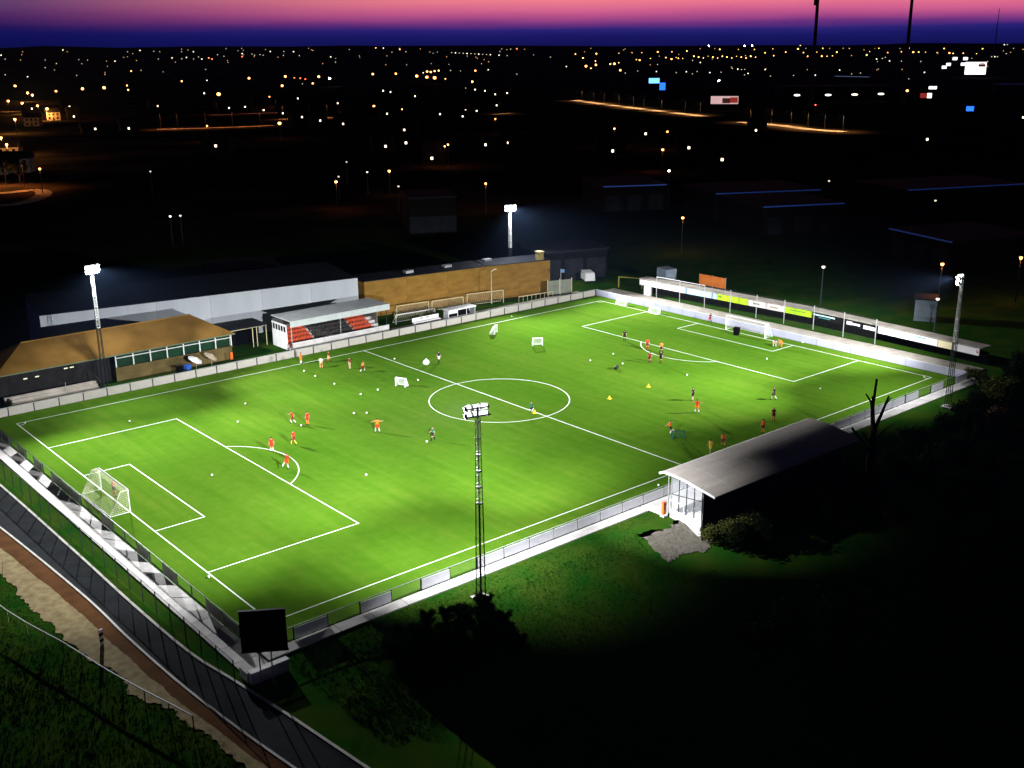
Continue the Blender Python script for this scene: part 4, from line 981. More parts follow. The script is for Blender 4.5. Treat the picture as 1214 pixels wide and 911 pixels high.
CM = {'red': mat('shirt_red', (.62, .035, .012), .7, .1, 8), 'orange': mat('bib_orange', (.80, .17, .012), .7, .1, 8), 'maroon': mat('shirt_maroon', (.16, .012, .014), .7, .1, 8), 'black': mat('kit_black', (.012, .012, .014), .7, .1, 8), 'white': mat('kit_white', (.75, .75, .74), .7, .05, 8),
      'yellow': mat('kit_yellow', (.75, .48, .04), .7, .1, 8), 'green': mat('kit_green', (.02, .10, .05), .7, .1, 8), 'peach': mat('kit_peach', (.75, .36, .16), .7, .1, 8), 'tan': mat('kit_tan', (.45, .34, .22), .7, .1, 8)}
HAIRS = [mat('hair_dark', (.02, .014, .01), .7), mat('hair_brown', (.08, .045, .02), .7)]
def person(px, py, pose, face, shirt, shorts, socks, label, xy=None, z=0.0, sc=1.0):
    P = Vector((*xy, 0)) if xy else G(px, py)
    body, parts, zm = BOD[pose]
    t = thing('person', label, 'person', (P.x, P.y, z), R(face)); t.scale = (sc, sc, sc)
    b = place('body', body, t, (0, 0, -zm))
    for n, me in parts.items():
        n = n.rstrip('LR'); o = place(n, me, b); col = {'shirt': CM[shirt], 'shorts': CM[shorts], 'sock': CM[socks], 'boot': CM['black'], 'hair': HAIRS[random.randint(0, 1)]}[n]
        o.material_slots[0].link = 'OBJECT'; o.material_slots[0].material = col
    return t
PEOPLE = [
 (136, 588, 'stand', 20, 'red', 'black', 'red', 'goalkeeper in red standing inside the yellow-netted goal'),
 (347.7, 503, 'run', 160, 'red', 'maroon', 'white', 'player in red running outside the penalty arc near another red player'),
 (365, 504, 'stand', 200, 'red', 'red', 'orange', 'player all in red standing still outside the penalty arc'),
 (348.2, 527.5, 'walk', 110, 'red', 'maroon', 'yellow', 'player in red walking just beyond the top of the penalty arc'),
 (322.5, 535.5, 'stand', 250, 'red', 'red', 'white', 'player in red with white socks standing on the penalty arc line'),
 (340.5, 555.5, 'kick', 200, 'red', 'red', 'white', 'player in red kicking inside the penalty arc'),
 (447.5, 512.5, 'arms', 230, 'orange', 'red', 'white', 'player in orange bib with arms spread in the open midfield'),
 (513.5, 522.5, 'walk', 170, 'green', 'black', 'black', 'coach in dark green walking between centre circle and midfield ball'),
 (357, 431.5, 'stand', 300, 'orange', 'orange', 'white', 'player all in orange beside the far touchline in front of the stand'),
 (381, 436.5, 'bend', 60, 'white', 'peach', 'peach', 'player in white bending down near the far touchline'),
 (389.8, 430, 'walk', 320, 'maroon', 'peach', 'maroon', 'player in maroon walking beside the bending player in white'),
 (415, 438, 'stand', 120, 'maroon', 'tan', 'tan', 'player in maroon top and tan shorts near the halfway line'),
 (429.8, 442, 'run', 300, 'orange', 'maroon', 'white', 'player in orange bib and white socks near the halfway line'),
 (520.5, 430, 'walk', 200, 'black', 'white', 'black', 'person in black top and white shorts beyond the centre circle'),
 (740.3, 404.5, 'stand', 230, 'black', 'black', 'black', 'coach all in black at the corner side of the far penalty area line'),
 (767.3, 414.5, 'stand', 240, 'red', 'maroon', 'red', 'player in red inside the far penalty arc'),
 (783.8, 418.5, 'walk', 250, 'orange', 'black', 'black', 'player in orange bib and black shorts on the far penalty arc'),
 (770, 431, 'run', 230, 'maroon', 'maroon', 'maroon', 'player in maroon running outside the far penalty arc'),
 (783.3, 430.5, 'stand', 190, 'black', 'black', 'maroon', 'player in black standing outside the far penalty arc'),
 (841.2, 383.5, 'run', 250, 'maroon', 'red', 'black', 'person in maroon running behind the far goal line'),
 (918.5, 411.5, 'crouch', 200, 'white', 'tan', 'white', 'goalkeeper in white crouching beside the far goal post'),
 (925.5, 412.5, 'bend', 160, 'orange', 'orange', 'orange', 'player in orange bending beside the crouching goalkeeper'),
 (821.3, 475, 'stand', 100, 'black', 'black', 'tan', 'person in black behind a red-shirted player'),
 (826.2, 489.5, 'arms', 200, 'red', 'orange', 'white', 'player in red with arms out on the stand side of midfield'),
 (794.5, 515.5, 'kick', 290, 'orange', 'black', 'white', 'player in orange bib kicking beside a folded mesh goal'),
 (857.2, 530, 'run', 230, 'orange', 'maroon', 'yellow', 'player in orange bib running above the near stand roof edge'),
 (842, 538, 'walk', 190, 'yellow', 'yellow', 'tan', 'player in yellow near the touchline in front of the stand'),
 (904.3, 513.5, 'stand', 200, 'orange', 'maroon', 'orange', 'player in orange bib standing on the stand-side touchline'),
 (917.2, 474, 'walk', 100, 'black', 'black', 'white', 'player in black with white socks outside the far penalty area'),
 (916.8, 499.5, 'stand', 220, 'maroon', 'maroon', 'orange', 'player in maroon between the near touchline and a player in black'),
 (629.5, 488, 'crouch', 20, 'green', 'black', 'white', 'person in dark green crouching on the centre circle by a yellow cone'),
]
for a in PEOPLE: person(*a)
# footballs
bmesh_ball = MB().ball((0, 0, .12), .12, 12, 8)
BALLM = bmesh_ball.mesh('football', mat('ball_white', (.80, .80, .78), .4, .03, 10), True)
BALLS = [(434, 563.5), (506, 524), (434.8, 490), (419.5, 490.5), (448, 462.7), (427.7, 467.8), (396.5, 455.5), (373.8, 446.3), (360.5, 440.2), (495.6, 451), (467.8, 425.8), (606.4, 375.5), (699.8, 427.8), (727, 420), (738, 431.6), (909, 425.8), (814.5, 445), (780.8, 576), (972.4, 461.4), (951.5, 406.4), (153.7, 500), (291, 479), (282, 500.7), (251.3, 564), (247.3, 685), (357, 505)]
for x, y in BALLS:
    P = G(x, y+.6); o = place('football', BALLM, None, (P.x, P.y, 0)); o.scale = (1.0,)*3
    tag(o, 'white football lying loose on the green turf', 'football', 'footballs scattered over the pitch')
def cone(px, py, m, label):
    P = G(px, py); t = thing('marker_cone', label, 'cone', (P.x, P.y, 0)); mb = MB()
    mb.tube([(0, 0, .03), (0, 0, .42)], [.20, .05], 10); mb.build('body', m, t); MB().box((0, 0, .015), (.5, .5, .03)).build('base', m, t)
CY = mat('cone_yellow', (.85, .55, .03), .5)
cone(722.6, 473, CY, 'yellow marker cone between centre circle and far penalty area'); cone(768.8, 459, CY, 'yellow marker cone outside the far penalty arc'); cone(634, 490, CY, 'yellow marker cone on the halfway line inside the circle')
P = G(730.7, 437.8); kb = thing('kit_bag', 'black kit bag lying on the turf outside the far penalty arc', 'bag', (P.x, P.y, 0), .5)
MB().tube([(-.55, 0, .22), (-.45, 0, .24), (.45, 0, .24), (.55, 0, .22)], [.14, .24, .24, .14], 10).build('body', CM['black'], kb); MB().tube([(-.25, -.1, .44), (-.2, 0, .58), (.2, 0, .58), (.25, -.1, .44)], .025, 5).build('handle', CM['black'], kb)
P = G(505.3, 433); sk = thing('ball_bag', 'white sack of balls on the turf beside a person in black', 'bag', (P.x, P.y, 0))
MB().ball((0, 0, .42), .5, 12, 8, (1, .9, .84)).build('sack', CM['white'], sk, smooth=True); MB().tube([(0, 0, .78), (.03, 0, 1.0)], [.12, .06], 8).build('neck', CM['white'], sk)
P = G(873, 397.5); wheelie(873, 398, BLACKBOARD, 'black bin standing in the far goal mouth', (.9, .8, 1.2))
P = G(804.5, 521); mini = mini_goal(P.x, P.y, 1.0, 'small green-framed mesh goal beside the kicking player in orange', 1.4, 1.0, .8)
for c in mini.children:
    c.material_slots[0].link = 'OBJECT'; c.material_slots[0].material = CM['green']

# ------------------------------------------------------------------ the town beyond
S = 3.916
def un(ox, oy, pts): return [(ox+a/S, oy+b/S) for a, b in pts]
BIGO = un(0, 0, [(38, 470), (103, 480), (70, 400), (69, 555), (218, 505), (174, 492), (30, 672), (5, 640), (128, 432), (150, 442), (260, 424), (383, 413), (483, 408), (590, 398), (595, 418), (844, 378), (1015, 438), (1156, 364), (609, 331), (961, 585), (184, 785)]) \
 + un(300, 0, [(150, 356), (135, 399), (76, 450), (556, 345), (663, 343), (760, 354), (808, 333), (825, 335), (843, 331), (862, 329), (807, 359), (843, 362), (893, 367), (1032, 329), (1018, 380), (123, 573), (561, 493), (692, 508), (1125, 553), (632, 795), (1080, 853), (905, 672), (890, 680), (305, 357), (277, 388), (385, 845), (570, 223), (681, 230)]) \
 + un(600, 0, [(503, 598), (749, 612), (727, 696), (992, 230), (1079, 230), (1153, 230), (770, 241), (704, 242), (839, 238), (585, 246), (524, 248), (419, 250), (322, 252), (371, 308), (394, 318), (415, 284), (417, 302), (357, 270), (503, 297), (523, 292), (484, 298), (530, 327), (742, 268), (768, 275), (790, 268), (820, 272), (800, 272), (620, 280), (605, 278), (670, 272), (630, 245)] + [(872+22*i, 262+4*(i % 3)) for i in range(14)]) \
 + un(904, 0, [(48, 228), (176, 212), (165, 228), (280, 225), (403, 226), (540, 225), (680, 225), (843, 226), (1022, 227), (1210, 230), (12, 246), (52, 259), (108, 243), (190, 245), (210, 262), (252, 243), (325, 260), (345, 243), (484, 256), (497, 240), (581, 245), (645, 241), (700, 243), (725, 243), (757, 243), (810, 245), (868, 247), (885, 249), (932, 248), (994, 250), (672, 422), (300, 262), (275, 262)]) \
 + un(600, 210, [(820, 190)]) + un(904, 210, [(835, 405), (1200, 375)])
WHT = un(0, 0, [(5, 257), (24, 275), (24, 348), (128, 357), (210, 315), (262, 296), (292, 233), (356, 351), (487, 346), (534, 285), (655, 327), (148, 505), (323, 496), (343, 542), (440, 580), (598, 597), (732, 493), (948, 434), (961, 374), (955, 323), (1063, 502), (1138, 497), (1001, 675), (698, 797), (650, 235), (714, 239), (735, 275), (799, 270), (843, 241), (844, 274), (866, 268), (899, 275), (922, 265), (937, 275), (1010, 255), (1040, 262), (1124, 250), (1170, 252), (1207, 254), (898, 241)]) \
 + un(300, 0, [(7, 257), (47, 257), (80, 240), (143, 240), (141, 258), (188, 241), (215, 259), (278, 235), (361, 265), (383, 289), (645, 243), (605, 224), (710, 241), (1146, 240), (1142, 257), (1180, 259), (1196, 229), (790, 339), (917, 328), (963, 330), (1092, 325), (229, 390), (604, 422), (638, 428), (752, 447), (987, 410), (1031, 417), (1077, 423), (1124, 427), (1175, 433), (208, 458), (393, 480), (463, 502), (447, 537), (227, 542), (138, 527), (49, 512), (312, 560), (418, 576), (622, 529), (867, 502), (868, 531), (987, 513), (1004, 495), (973, 541), (1038, 516), (1131, 488), (1152, 486), (702, 604), (710, 663), (615, 680), (830, 736), (434, 753), (530, 800), (397, 821), (675, 866), (1079, 649), (1180, 663)] + [(922+18*i, 245+i) for i in range(11)]) \
 + un(600, 0, [(206, 266), (50, 345), (280, 310), (611, 330), (553, 340), (698, 333), (703, 300), (790, 338), (837, 334), (865, 344), (887, 333), (946, 338), (998, 336), (1050, 318), (1076, 322), (1093, 324), (1108, 323), (1123, 342), (1107, 349), (1202, 324), (902, 291), (866, 281), (495, 702), (849, 687), (1003, 742), (1160, 606), (648, 619), (30, 430), (5, 433)]) \
 + un(904, 0, [(12, 324), (37, 354), (144, 351), (245, 350), (414, 344), (455, 340), (530, 275), (556, 272), (570, 267), (590, 284), (645, 285), (735, 286), (358, 326), (661, 340), (679, 367), (752, 337), (1045, 286), (1064, 264), (1078, 264), (1091, 264), (1132, 250), (1123, 208), (1137, 208), (560, 408), (765, 648), (309, 841), (1210, 546)]) \
 + un(0, 210, [(790, 183), (837, 180)]) + un(904, 210, [(803, 110), (283, 418), (814, 567)])
LAMPCACHE = {}
def lamp_mesh(m, H, r):
    k = (m.name, round(H), round(r, 1))
    if k not in LAMPCACHE:
        LAMPCACHE[k] = (MB().tube([(0, 0, -.3), (0, 0, H-r*.8)], [.14, .08], 5).bar((0, 0, H-r*.8), (0, .05, H+r*.9), .1).mesh('pole', DARKSTEEL),
                        MB().ball((0, 0, H), r, 8, 6, (1, 1, .85)).mesh('lantern', m, True), MB().tube([(0, 0, H+r*.72), (0, 0, H+r*1.05)], [r*1.0, r*.25], 8).mesh('cap', DARKSTEEL))
    return LAMPCACHE[k]
def town_lamp(px, py, m, label, group, rpx, H=8.0, glow=0.0, gcol=(1, .42, .1)):
    P = march(px, py, H); D = (P-CAM).length
    r = max(.25, min(2.0, .82*rpx*D/FPX)); pole, lan, cap = lamp_mesh(m, H, max(.3, round(r, 1)))
    t = thing('street_lamp', label, 'street lamp', P, 0, group); place('pole', pole, t); place('lantern', lan, t)
    if D < 1500: place('cap', cap, t)
    if glow:
        ld = bpy.data.lights.new('street_light', 'POINT'); ld.energy = glow; ld.color = gcol; ld.shadow_soft_size = .3
        o = bpy.data.objects.new('lamp_light', ld); COL.objects.link(o); o.parent = t; o.location = (0, 0, H-r-.4)
    return t
for i, (x, y) in enumerate(BIGO):
    far = y < 75
    big = y > 85
    vr = (1.0, .7, 1.35, .85, 1.15)[(i*7) % 5]
    if x < 62 and 105 < y < 175: town_lamp(x, y, SODIUM, 'orange street lamp of the lit estate road at the valley edge', 'orange lamps of the lit estate', 1.5, 8, 26000)
    elif far: town_lamp(x, y, WARML if i % 3 else SODIUM, 'far-off amber street lamp on the horizon', 'amber lamps along the horizon', vr*(.6 if i % 4 else .9), 9)
    else: town_lamp(x, y, SODIUM if i % 3 else WARML, 'orange glowing street lamp among the dark houses of the town', 'orange street lamps of the town', vr*(1.3 if i % 4 else 1.8), 8, 900 if y > 140 else 0, (1, .3, .06))
HW = {}
def house(px, py, i):
    hz = 2.0 if i % 3 else 4.6
    P = march(px, py, hz); D = (P-CAM).length; 
    rz = math.atan2(CAM.y-P.y, CAM.x-P.x)+math.pi/2+random.choice((-1, 1))*random.uniform(.05, .5)   # local -Y faces the camera side
    v = i % 4; w, d, h = ((9, 8, 5.4), (12, 8, 5.2), (8, 7, 5.8), (14, 9, 3.2))[v]
    if v not in HW:
        wm = MB(); wm.prism([(-w/2, .1), (w/2, .1), (w/2, d), (-w/2, d)], -1.0, h)
        rm = MB(); k = .4; zz = h+2.6
        a, b, c, e_, f1, f2 = (-w/2-k, -k+.1, h-.1), (w/2+k, -k+.1, h-.1), (w/2+k, d+k, h-.1), (-w/2-k, d+k, h-.1), (-w/2-k, d/2, zz), (w/2+k, d/2, zz)
        rm.poly([a, b, f2, f1]).poly([c, e_, f1, f2]).poly([b, c, f2]).poly([e_, a, f1]).poly([e_, c, b, a]).box((w*.3, d*.55, zz+.1), (.7, .7, 1.6))
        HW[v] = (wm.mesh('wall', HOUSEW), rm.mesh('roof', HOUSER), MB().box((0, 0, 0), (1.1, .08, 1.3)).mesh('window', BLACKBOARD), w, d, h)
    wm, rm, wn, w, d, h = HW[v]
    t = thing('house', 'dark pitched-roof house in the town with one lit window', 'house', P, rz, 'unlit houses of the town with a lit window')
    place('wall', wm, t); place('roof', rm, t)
    s = max(.8, min(1.6, .72*D/FPX/.62))
    hz2 = min(hz, h-.9)
    MB().box((0, .05, hz2), (1.15*s, .14, 1.25*s)).build('lit_window', WINL, t)
    for x in (-w*.32, w*.32): place('window', wn, t, (x, .06, min(1.6, h-1.2)))
nh = 0
_rl = random.Random(3)
AMBD = emit('amber_lamp_dim', (1.0, .52, .18), 1.6)
for k in range(95):
    x = _rl.uniform(0, 1214); y = 57.5+_rl.random()**2*26+(4 if x < 200 else 0)
    town_lamp(x, y, _rl.choice((COLDW, AMBD, AMBD)), 'tiny dim lamp in the far edge of town below the skyline', 'dim lamps below the skyline', .5, 7)
for i, (x, y) in enumerate(WHT):
    P = march(x, y, 2.0); D = (P-CAM).length
    if D < 1250 and 90 < y < 190: house(x, y, nh); nh += 1
    else: town_lamp(x, y, COLDL if i % 3 == 0 else COLDW, 'far-off white lamp in the dark valley', 'white lamps of the valley', .62 if i % 3 else .8, 7)
for (x, y) in [(247.5, 69), (251.3, 70.2), (287, 67.3), (349, 92.5), (356, 93), (362, 94), (966.8, 124.6), (612.8, 58)]: town_lamp(x, y, REDL, 'small red lamp in the far town', 'red lamps of the town', .8, 6)
# bright white yard lights
for (x, y, r, lb) in ((390.7, 93.2, 1.6, 'very bright white yard lamp among red lamps'), (840.3, 54.4, 1.3, 'bright white floodlight on the horizon ridge'), (883, 54.6, 1.2, 'bright white floodlight pair on the horizon ridge'), (891.6, 54.4, 1.0, 'second lamp of the bright ridge floodlights'), (793.3, 202.8, 1.3, 'bright white lamp above the dark yard'), (852.3, 95.8, 1.2, 'bright white lamp by the blue signs')):
    town_lamp(x, y, emit('bright_lamp', (1, .96, .9), 40.0), lb, None, r, 10)
# retail yard: canopies with white lights under them
for k, (x, y) in enumerate(un(904, 0, [(160, 443), (305, 442), (428, 440), (550, 437)])):
    P = march(x, y, 6); t = thing('canopy_light', 'white wall light under a dark warehouse canopy', 'wall light', P, math.atan2(CAM.y-P.y, CAM.x-P.x)+math.pi/2, 'canopy lights along the warehouse front')
    MB().tube([(0, .3, -.3), (0, .3, 7.6)], .12).build('pole', DARKSTEEL, t)
    MB().ball((0, 0, 6.0), 1.9, 14, 6, (1.35, .5, .42)).build('lantern', COLDL, t, smooth=True); MB().prism([(-2.6, -.8), (2.6, -.8), (2.6, .8), (-2.6, .8)], 7.0, 7.2).build('hood', DARKSTEEL, t)
wp = march(980, 110, 3)
# sign boxes and screens
def sign(x0, y0, x1, y1, m, label, cat='sign', name='lit_sign', marks=()):
    cx = (x0+x1)/2; P = march(cx, y1, 5.0); D = (P-CAM).length; k = D/FPX; w = (x1-x0)*k; h = (y1-y0)*k
    t = thing(name, label, cat, P, math.atan2(CAM.y-P.y, CAM.x-P.x)+math.pi/2)
    MB().box((0, 0, 5.0+h/2), (w, .5, h)).build('panel', m, t)
    for s in (-.35, .35): MB().tube([(w*s, .3, -.3), (w*s, .3, 5.0+h*.6)], .2).build('post', DARKSTEEL, t)
    for (a, b, c, d, mm) in marks: MB().box(((a+c)/2*w-w/2, -.27, 5.0+h*(b+d)/2), ((c-a)*w, .04, (d-b)*h)).build('picture_patch', mm, t)
    return t
SCR = emit('screen_white', (1, .93, .90), 2.2); BLU = emit('blue_sign', (.02, .14, 1.0), 2.2); BLU2 = emit('blue_sign_light', (.15, .45, 1.0), 2.4)
DKR = emit('screen_red', (.55, .05, .04), .5); PNK = emit('screen_pink', (.85, .55, .55), .8); DRK = emit('screen_dark', (.10, .03, .03), .4); WBX = emit('white_sign', (.95, .97, 1.0), 3.0)
sign(1145.5, 76, 1166, 88.5, SCR, 'large bright white video screen far across the valley', 'screen', 'video_screen', ((.62, .62, .95, .85, DRK), (.68, .80, .90, .95, PNK)))
sign(843.5, 115, 874, 123.5, PNK, 'red and white lit billboard beside the lit road', 'billboard', 'lit_billboard', ((.42, .1, .70, .75, DRK), (.70, .15, .98, .85, DKR)))
sign(769.5, 93.4, 781.5, 99, BLU2, 'wide light blue lit sign in the dark retail park'); sign(782, 99, 788.5, 107, BLU, 'deep blue square lit sign below the wide blue one'); sign(1146, 127, 1153.5, 132, BLU, 'small blue double lit sign in the dark right valley')
for (a, b, lb) in ((893, 274, 'white lit box sign left of the twin on the ridge road'), (942, 274, 'white lit box sign right of its twin above the video screen'), (931, 300, 'small white lit box sign at the corner of the video screen'), (863, 301, 'small white lit sign above another one'), (843, 314, 'small white lit sign below another one'), (790, 409, 'wide white lit box sign above the red-white one')):
    x, y = un(904, 0, [(a, b)])[0]; w_ = 8 if 'wide' in lb else 4.4; sign(x-w_/2, y-1.4, x+w_/2, y+1.4, WBX, lb)
x, y = un(904, 0, [(770, 446)])[0]; sign(x-9, y-2.5, x+2.6, y+2.5, DKR, 'lit red sign with a white square at its end', marks=((.62, .0, 1.0, 1.0, WBX),))
# lit roads: pale asphalt under hooded sodium lamps
PALEROAD = mat('pale_road', (.22, .21, .20), .9, .2, .1)
def lit_road(pix, width, nl, watts, label, z=.25, col=(1, .50, .18)):
    P = [march(x, y, 0) for x, y in pix]; pts = smooth_pts([(p.x, p.y) for p in P], 8)
    L_, R_ = [], []
    for i, p in enumerate(pts):
        a = pts[max(0, i-1)]; b = pts[min(len(pts)-1, i+1)]; d = Vector((b[0]-a[0], b[1]-a[1])).normalized(); n = Vector((-d.y, d.x))*width/2
        L_.append((p[0]+n.x, p[1]+n.y)); R_.append((p[0]-n.x, p[1]-n.y))
    mb = MB()
    for a, b in zip(L_, R_):
        for q in (a, b): mb.v.append(Vector((q[0], q[1], hgt(*q)+z)))
    for i in range(len(pts)-1): mb.f.append([2*i, 2*i+1, 2*i+3, 2*i+2]); mb.m.append(0)
    struct(mb.build('road', PALEROAD))
    for k in range(nl):
        i = int((k+.5)/nl*(len(pts)-1)); p = L_[i]; c = pts[i]
        t = thing('hooded_lamp', label, 'street lamp', (p[0], p[1], hgt(*p)), math.atan2(c[1]-p[1], c[0]-p[0]), 'hooded lamps over the lit roads')
        MB().tube([(0, 0, -.3), (0, 0, 9), (.6, 0, 9.4), (width*.35, 0, 9.5)], .09, 5).build('pole', DARKSTEEL, t); MB().box((width*.35, 0, 9.55), (1.0, .4, .2)).build('hood', DARKSTEEL, t)
        ld = bpy.data.lights.new('road_light', 'SPOT'); ld.energy = watts; ld.color = col; ld.spot_size = R(145); ld.spot_blend = .6; ld.shadow_soft_size = .2
        o = bpy.data.objects.new('lamp_light', ld); COL.objects.link(o); o.parent = t; o.location = (width*.35, 0, 9.3)
LB = 'hooded street lamp throwing orange light onto the road'
lit_road([(681, 119.5), (722, 125), (770, 131), (836, 138.8)], 9, 9, 26000, LB)
lit_road([(876, 145.5), (920, 149), (960, 154), (1001, 157)], 8, 6, 20000, LB)
lit_road([(186, 154), (245, 152.5), (325, 149.5)], 6, 5, 6000, LB, col=(1, .32, .10)); lit_road([(330, 142), (404, 139.8)], 6, 3, 7000, LB, col=(1, .32, .10)); lit_road([(250, 137), (348, 133.5)], 5, 3, 2500, LB, col=(1, .25, .10))
lit_road([(585, 136.5), (608, 134.5)], 7, 1, 3500, LB)
# lit estate corner at the left edge
er = [march(x, y) for x, y in ((-30, 244), (10, 243), (38, 238), (52, 231), (44, 226), (10, 229), (-30, 232))]
pts = smooth_pts([(p.x, p.y) for p in er], 6); mb = MB()
for a, b in zip(pts[:-1], pts[1:]): mb.bar((a[0], a[1], .02), (b[0], b[1], .02), 5.0, .08)
struct(mb.build('road', PALEROAD))
for (x, y, w_) in ((8, 222, 16000), (-14, 226, 16000), (30, 226, 7000)):
    P = march(x, y, 0)
    t = thing('hooded_lamp', 'hooded street lamp over the curved orange-lit estate road', 'street lamp', P, 0, 'hooded lamps over the curved estate road')
    MB().tube([(0, 0, -.3), (0, 0, 8.6), (.8, 0, 8.9)], .09, 5).build('pole', DARKSTEEL, t); MB().box((1.0, 0, 8.95), (.9, .4, .2)).build('hood', DARKSTEEL, t)
    ld = bpy.data.lights.new('road_light', 'SPOT'); ld.energy = w_; ld.color = (1, .30, .06); ld.spot_size = R(150); ld.spot_blend = .6
    o = bpy.data.objects.new('lamp_light', ld); COL.objects.link(o); o.parent = t; o.location = (1.0, 0, 8.7)
for k, (x, y) in enumerate(((6, 214), (16, 210), (-6, 208), (24, 219), (2, 200))):
    P = march(x, y); tree(P.x, P.y, 7, 90+k, 'orange-lit roadside tree by the estate road', True, 'trees by the lit estate road', crown=2.8)
PALEW = mat('pale_house_wall', (.34, .28, .20), .9, .2, .5)
for k, (x, y) in enumerate(((38, 150), (64, 143), (10, 190), (-4, 208), (22, 205))):
    P = march(x, y); rz = math.atan2(CAM.y-P.y, CAM.x-P.x)+math.pi/2+(.3 if k % 2 else -.25)
    t = thing('house', 'pale house front glowing orange under a street lamp', 'house', P, rz, 'orange-lit houses of the estate')
    wm = MB(); wm.prism([(-4.5, 0), (4.5, 0), (4.5, 8), (-4.5, 8)], -1, 5.2); wm.build('wall', PALEW, t)
    rm = MB(); a, b, c, d, f1, f2 = (-4.9, -.4, 5.21), (4.9, -.4, 5.21), (4.9, 8.4, 5.21), (-4.9, 8.4, 5.21), (-4.9, 4, 7.8), (4.9, 4, 7.8)
    rm.poly([a, b, f2, f1]).poly([c, d, f1, f2]).poly([b, c, f2]).poly([d, a, f1]).poly([d, c, b, a]); rm.build('roof', HOUSER, t)
    for xx, zz in ((-2.6, 1.5), (2.6, 1.5), (-2.6, 4.0), (2.6, 4.0), (0, 4.0)): MB().box((xx, -.04, zz), (1.2, .1, 1.3)).build('window', BLACKBOARD, t)
    MB().box((0, -.04, 1.0), (1.0, .1, 2.0)).build('door', DARKROOF, t)
    q = t.matrix_basis @ Vector((6.5, -7, 0)); tl = thing('hooded_lamp', 'hooded street lamp in front of an orange-lit estate house', 'street lamp', (q.x, q.y, hgt(q.x, q.y)), 0, 'hooded lamps of the estate houses')
    MB().tube([(0, 0, -.3), (0, 0, 6.6)], .09, 5).build('pole', DARKSTEEL, tl); MB().box((0, 0, 6.75), (.9, .4, .2)).build('hood', DARKSTEEL, tl)
    ld = bpy.data.lights.new('estate_light', 'SPOT'); ld.energy = 5200; ld.color = (1, .30, .06); ld.spot_size = R(165); ld.spot_blend = .4
    o = bpy.data.objects.new('lamp_light', ld); COL.objects.link(o); o.parent = tl; o.location = (0, 0, 6.5)
# warehouses; an added blue glow along the eaves imitates lit roof edges
EDGEGLOW = emit('blue_edge_glow', (.05, .16, .75), .075)
def warehouse(x0, y0, x1, y1, label, h=7, strip_=True, depth=22, st=None):
    A = march(x0, y0, h); B = march(x1, y1, h); A.z = B.z = hgt(*((A+B)/2).xy); d = B-A; L = d.length; rz = math.atan2(d.y, d.x)
    nrm = Vector((-d.y, d.x, 0)).normalized(); sgn = 1 if nrm.dot(A-CAM) > 0 else -1
    t = thing('warehouse', label, 'warehouse', A, rz)
    MB().prism([(0, 0), (L, 0), (L, depth*sgn), (0, depth*sgn)], -1.0, h-.2).build('wall', HOUSEW, t)
    MB().prism([(-.4, -.4*sgn), (L+.4, -.4*sgn), (L+.4, (depth+.4)*sgn), (-.4, (depth+.4)*sgn)], h-.19, h+.15).build('roof', DARKROOF, t)
    if strip_: MB().box((L/2, -.46*sgn, h), (L, .08, .32)).build('edge_glow', st or EDGEGLOW, t)
    for k in range(3): MB().box((L*(k+.5)/3, -.04*sgn, 2.2), (4, .1, 4.2)).build('roller_door', DARKROOF, t)
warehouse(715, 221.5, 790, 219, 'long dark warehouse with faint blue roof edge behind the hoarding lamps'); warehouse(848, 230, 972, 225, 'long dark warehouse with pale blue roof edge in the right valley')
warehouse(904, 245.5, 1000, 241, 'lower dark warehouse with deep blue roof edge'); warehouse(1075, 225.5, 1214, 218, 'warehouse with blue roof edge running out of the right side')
warehouse(1056, 271, 1131, 287.5, 'warehouse with slanted blue roof edge behind the hoarding corner', 6); warehouse(990, 90.5, 1031, 91.5, 'distant retail shed with pale blue lit edge', 8, st=emit('pale_edge_glow', (.25, .4, .7), .5)); warehouse(1180, 100, 1225, 100, 'distant shed with deep blue lit edge', 8)
warehouse(485, 235, 540, 233, 'dark blue-grey block beyond the floodlight behind the ochre wall', 9, False, 14); warehouse(930, 103, 1060, 102, 'dark low store behind the row of canopy lights', 9, False, 40)
for (x0, x1, y, lb) in ((640, 720, 300, 'dark brick house row beyond the white van'), (250, 330, 322, 'dark flat-roofed house row behind the pale shed')):
    warehouse(x0, y, x1, y-6, lb, 6, False, 10)
cb = march(1096, 378); bt = thing('utility_hut', 'small pale hut beyond the hoarding near the corner mast', 'hut', (cb.x, cb.y, -.08), .5)
MB().box((0, 0, 1.8), (4.2, 3.4, 3.6)).build('wall', mat('hut_wall', (.30, .36, .42), .8, .15, .6), bt); MB().box((0, 0, 3.7), (4.6, 3.8, .2)).build('roof', DARKROOF, bt)
MB().box((-.9, -1.73, 1.0), (.9, .08, 2.0)).build('door', DARKSTEEL, bt)
# tall radio masts on the skyline
def stack(x, yb, D, H, rb_, rt_, label, head=False):
    d = ray(x, yb); d = d/math.hypot(d.x, d.y); P = CAM+d*D; z = hgt(P.x, P.y); t = thing('radio_mast', label, 'mast', (P.x, P.y, z))
    MB().tube([(0, 0, -1), (0, 0, H*.5), (0, 0, H)], [rb_, (rb_+rt_)/2, rt_], 10).build('shaft', DARKSTEEL, t)
    for k in range(3): MB().tube([(0, 0, H*(.55+.15*k)), (0, 0, H*(.55+.15*k)+.8)], rt_*1.25, 10).build('collar', DARKSTEEL, t)
    if head: MB().box((-1.0, .8, 44+D*math.tan(R(2.05))), (2.2, 2.2, 6)).build('antenna', DARKSTEEL, t)
stack(965.5, 57, 900, 100, 1.6, 1.0, 'black mast with antenna rising past the top of the sky', True); stack(1076, 56, 900, 104, 1.6, .9, 'plain black mast rising past the top of the sky'); stack(1180, 52, 2600, 44+2600*math.tan(R(1.35)), 1.2, .6, 'faint thin mast on the far ridge')

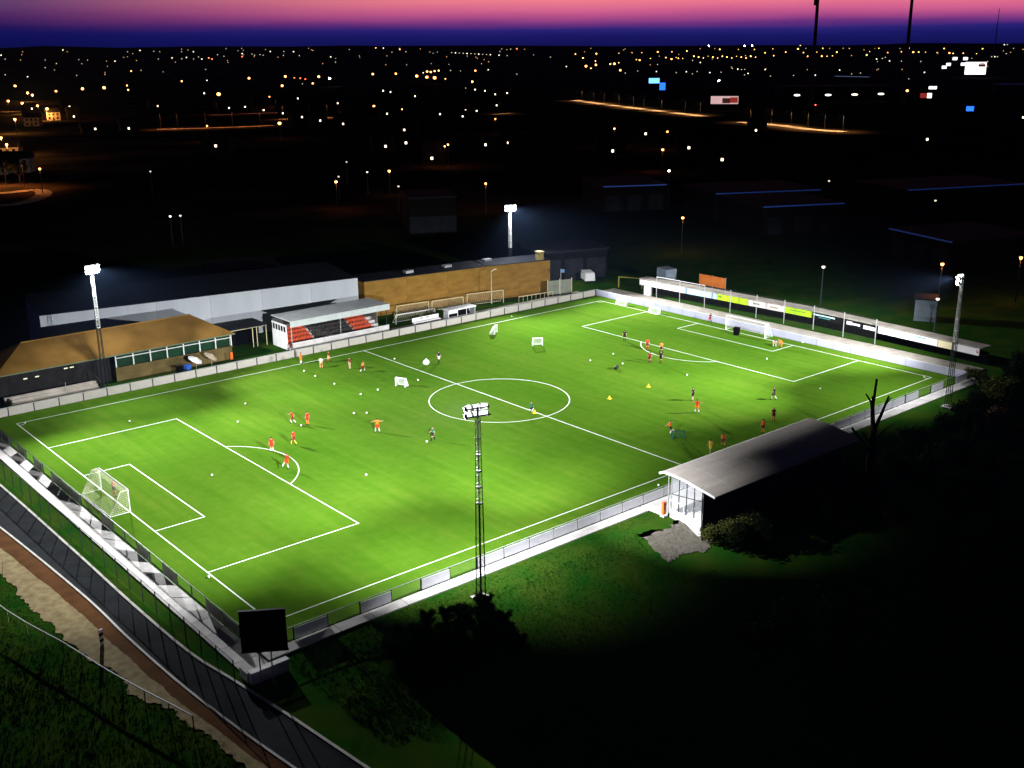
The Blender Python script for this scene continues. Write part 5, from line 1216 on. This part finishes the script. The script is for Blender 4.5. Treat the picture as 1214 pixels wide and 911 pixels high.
# ------------------------------------------------------------------ rough grass blades on the banks
def tufts(name, n, area, avoid, hmin, hmax, m, seed):
    rng = random.Random(seed); mb = MB()
    for _ in range(n):
        x = rng.uniform(area[0], area[2]); y = rng.uniform(area[1], area[3])
        if avoid(x, y): continue
        z = hgt(x, y)-.03; 
        for q in range(3):
            a = rng.uniform(0, 6.28); h = rng.uniform(hmin, hmax); w_ = .035; l = h*rng.uniform(.2, .7); dx, dy = math.cos(a), math.sin(a)
            px_, py_ = x+rng.uniform(-.12, .12), y+rng.uniform(-.12, .12)
            mb.poly([(px_-dy*w_, py_+dx*w_, z), (px_+dy*w_, py_-dx*w_, z), (px_+dx*l, py_+dy*l, z+h)])
    o = mb.build(name, m); o['kind'] = 'stuff'; tag(o, 'rough tufted grass on the unmown bank beside the road' if seed == 1 else 'rough tufted grass on the slope below the near fence', 'grass'); return o
TUFT = mat('tuft_grass', (.012, .066, .006), 1.0, .3, .4, spec=0, col2=(.040, .080, .012))
def edge_x(y, pts):
    b = min(pts, key=lambda p: abs(p[1]-y)); return b[0]
tufts('grass', 26000, (-34, -26, -9, 34), lambda x, y: x > edge_x(y, dl)+random.uniform(-.15, .35), .05, .20, TUFT, 1)
tufts('grass', 16000, (-2, -20, 38, -5.2), lambda x, y: x > 32.5 and y > -14 and y < -6.8 and x > 33+abs(y+10)*.5, .05, .17, TUFT, 2)
# ------------------------------------------------------------------ haze volume added to give the floodlights a soft halo
hz = MB().box((2150, 2250, 55), (5600, 5400, 128)).build('haze', [])
hm = bpy.data.materials.new('glow_haze'); hm.use_nodes = True; ht = hm.node_tree; ht.nodes.clear()
pv = ht.nodes.new('ShaderNodeVolumePrincipled'); pv.inputs['Color'].default_value = (.32, .52, 1.0, 1); pv.inputs['Density'].default_value = .00004; pv.inputs['Anisotropy'].default_value = .3
ho = ht.nodes.new('ShaderNodeOutputMaterial'); ht.links.new(pv.outputs[0], ho.inputs['Volume'])
hz.data.materials.append(hm); hz['kind'] = 'stuff'; hz['label'] = 'thin haze added over the ground and town for the lamp halo'; hz['category'] = 'haze'
